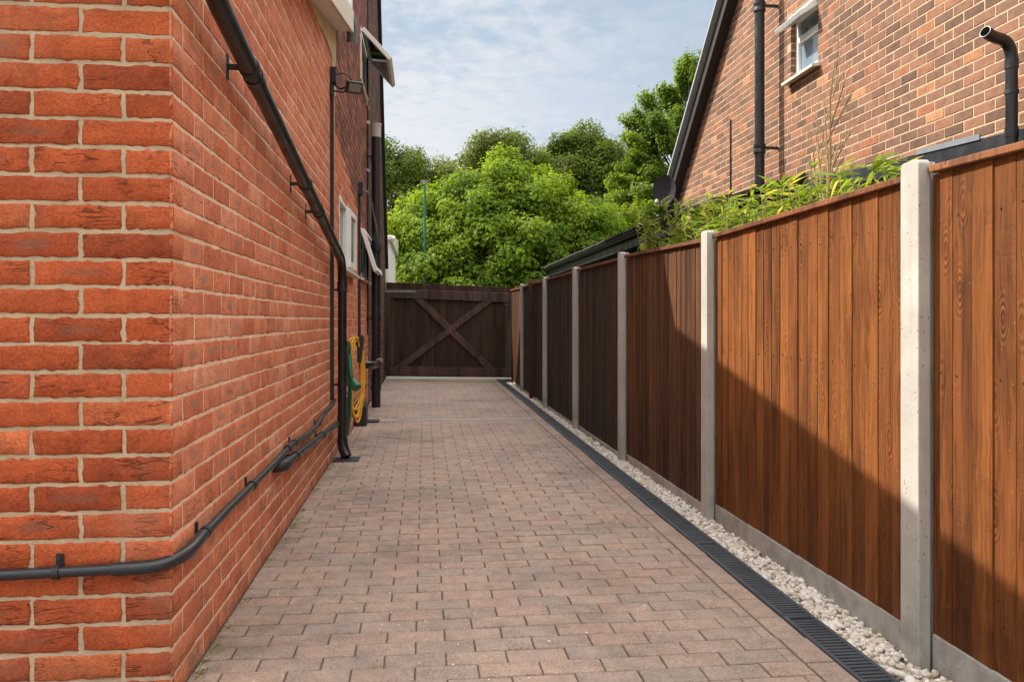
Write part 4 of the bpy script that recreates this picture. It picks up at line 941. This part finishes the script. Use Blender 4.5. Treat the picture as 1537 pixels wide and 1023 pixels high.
def twig(p, d, L, r, dep):
    p = Vector(p); d = Vector(d).normalized(); pts = [p]; 
    for i in range(5):
        d = (d + Vector((rs.uniform(-.1, .1), rs.uniform(-.14, .14), rs.uniform(.0, .08)))).normalized(); pts.append(pts[-1] + d * L / 5)
    mb.tube(pts, [r * (1 - .14 * i) for i in range(6)], 5, rnd=(rs.random(),) * 3)
    if dep > 0:
        for i in (2, 3, 4, 5)[:3 if dep > 1 else 2]:
            s = 1 if rs.random() < .5 else -1
            twig(pts[i], d + Vector((rs.uniform(-.3, .3), s * rs.uniform(.45, .9), rs.uniform(-.1, .3))), L * rs.uniform(.35, .5), r * .55, dep - 1)
for a, (dx, dy, L) in enumerate([(0, .02, .62), (.02, -.08, .72), (-.02, .25, .45), (0, -.3, .42), (.05, .45, .35)]):
    mb.tube([(0, 0, .0), (0, 0, 1.6)], .006, 5); twig((0, .01 * a, 1.6), (dx, dy, 1), L, .0075, 2)
mb.build('stems', M['stem_pale'], ts, smooth=True)

# small moss / weed tufts at wall foot
def tuft(x, y, n, s):
    P = np.array([(x + rng.normal() * .012, y + rng.normal() * .02, .0) for _ in range(n)]); a = rng.uniform(0, 6.28, n); D = np.stack([np.cos(a), np.sin(a), rng.uniform(.6, 1.8, n)], 1); return P, D, rng.uniform(.4, 1, n) * s
Ps, Ds, Ls = [], [], []
for i in range(60):
    y = 2.6 + 9 * rng.random() ** 1.4; x = -.70 + rng.random() * .03 if rng.random() < .75 else rng.uniform(-.5, .3)
    p, d, l = tuft(x, y, 16, .019); Ps.append(p); Ds.append(d); Ls.append(l)
Ps, Ds, Ls = np.vstack(Ps), np.vstack(Ds), np.concatenate(Ls)
w = strap_leaves(Ps, Ds, Ls, np.full(len(Ps), .0014), Ls * .3, 'moss_tufts', M['leaf_mid'], None)
tag(w, 'tiny green weeds and moss in the paving joints by the wall', 'weeds', kind='stuff')

# ------------------------------------------------------------------ light, sky, camera
sun_dir = Vector((2.2, -1.44, -2.55)).normalized()
el = math.asin(-sun_dir.z); az = math.atan2(-sun_dir.x, -sun_dir.y)     # azimuth clockwise from +Y
sl_ = bpy.data.lights.new('sun', 'SUN'); sl_.energy = 5.; sl_.angle = R(.55); sl_.color = (1, .93, .83)
so = bpy.data.objects.new('sun', sl_); COL.objects.link(so); so.rotation_euler = sun_dir.to_track_quat('-Z', 'Y').to_euler()
wd = bpy.data.worlds.new('World'); S.world = wd; wd.use_nodes = True; t = NT(wd.node_tree); t.n.clear()
sky = t.node('ShaderNodeTexSky', dict(sky_type='NISHITA', sun_disc=False, sun_elevation=el, sun_rotation=az, air_density=1.0, dust_density=2.0, ozone_density=1.5, altitude=50.))
gc = t.node('ShaderNodeTexCoord').outputs['Generated']
sp = t.node('ShaderNodeSeparateXYZ', _0=gc); zc = t.math('MAXIMUM', sp.outputs[2], .03)
den = t.math('ADD', zc, .12)
q = t.node('ShaderNodeCombineXYZ', _0=t.math('DIVIDE', sp.outputs[0], den), _1=t.math('DIVIDE', sp.outputs[1], den), _2=0.)
big = t.noise(q.outputs[0], 1.1, 4, .55, .4)
rip = t.noise(t.vmul(q.outputs[0], (13., 13., 1.)), 1., 6, .6, .3)
fine = t.noise(t.vmul(q.outputs[0], (2., 2.6, 1.)), 1., 6, .6, .5)
cm = t.math('ADD', t.math('MULTIPLY', big, .55), t.math('ADD', t.math('MULTIPLY', rip, .36), t.math('MULTIPLY', fine, .26)))
cm = t.math('MULTIPLY', t.rmp(cm, .46, .66), t.rmp(t.math('ADD', sp.outputs[0], t.math('MULTIPLY', t.math('SUBTRACT', big, .5), .5)), .34, -.02, .12, 1.))
haze = t.rmp(sp.outputs[2], .36, .0, 0., 1.)
c1 = t.mix(.82, sky.outputs[0], t.mix(haze, (2.5, 3.0, 3.45), (4.0, 4.1, 4.35)))
c2_ = t.mix(t.math('MULTIPLY', cm, .75), c1, (4.5, 4.55, 4.65))
fill_veil = t.math('ADD', t.rmp(sp.outputs[2], .38, .62), t.math('MULTIPLY', t.rmp(sp.outputs[1], .1, -.5), .12), clamp=True)  # unseen bright sky overhead and behind, added as fill for the shaded walls
c3_ = t.mix(t.math('MULTIPLY', fill_veil, t.rmp(big, .25, .6, .75, 1.)), c2_, (13.5, 13.3, 13.0))
bg = t.node('ShaderNodeBackground', Color=c3_, Strength=.13); t.node('ShaderNodeOutputWorld', Surface=bg.outputs[0])

cam = bpy.data.cameras.new('camera'); co = bpy.data.objects.new('camera', cam); COL.objects.link(co); S.camera = co
co.location = (0, 0, 1.085); co.rotation_euler = (R(90), 0, -math.atan((768.5 - 637) / 1240.))
cam.sensor_width = 36; cam.lens = 1240. / 1537 * 36; cam.shift_y = (480 - 511.5) / 1537.; cam.clip_end = 600; cam.clip_start = .05
S.view_settings.view_transform = 'Standard'; S.view_settings.look = 'None'; S.view_settings.exposure = .62; S.view_settings.gamma = 1
S.render.engine = 'CYCLES'
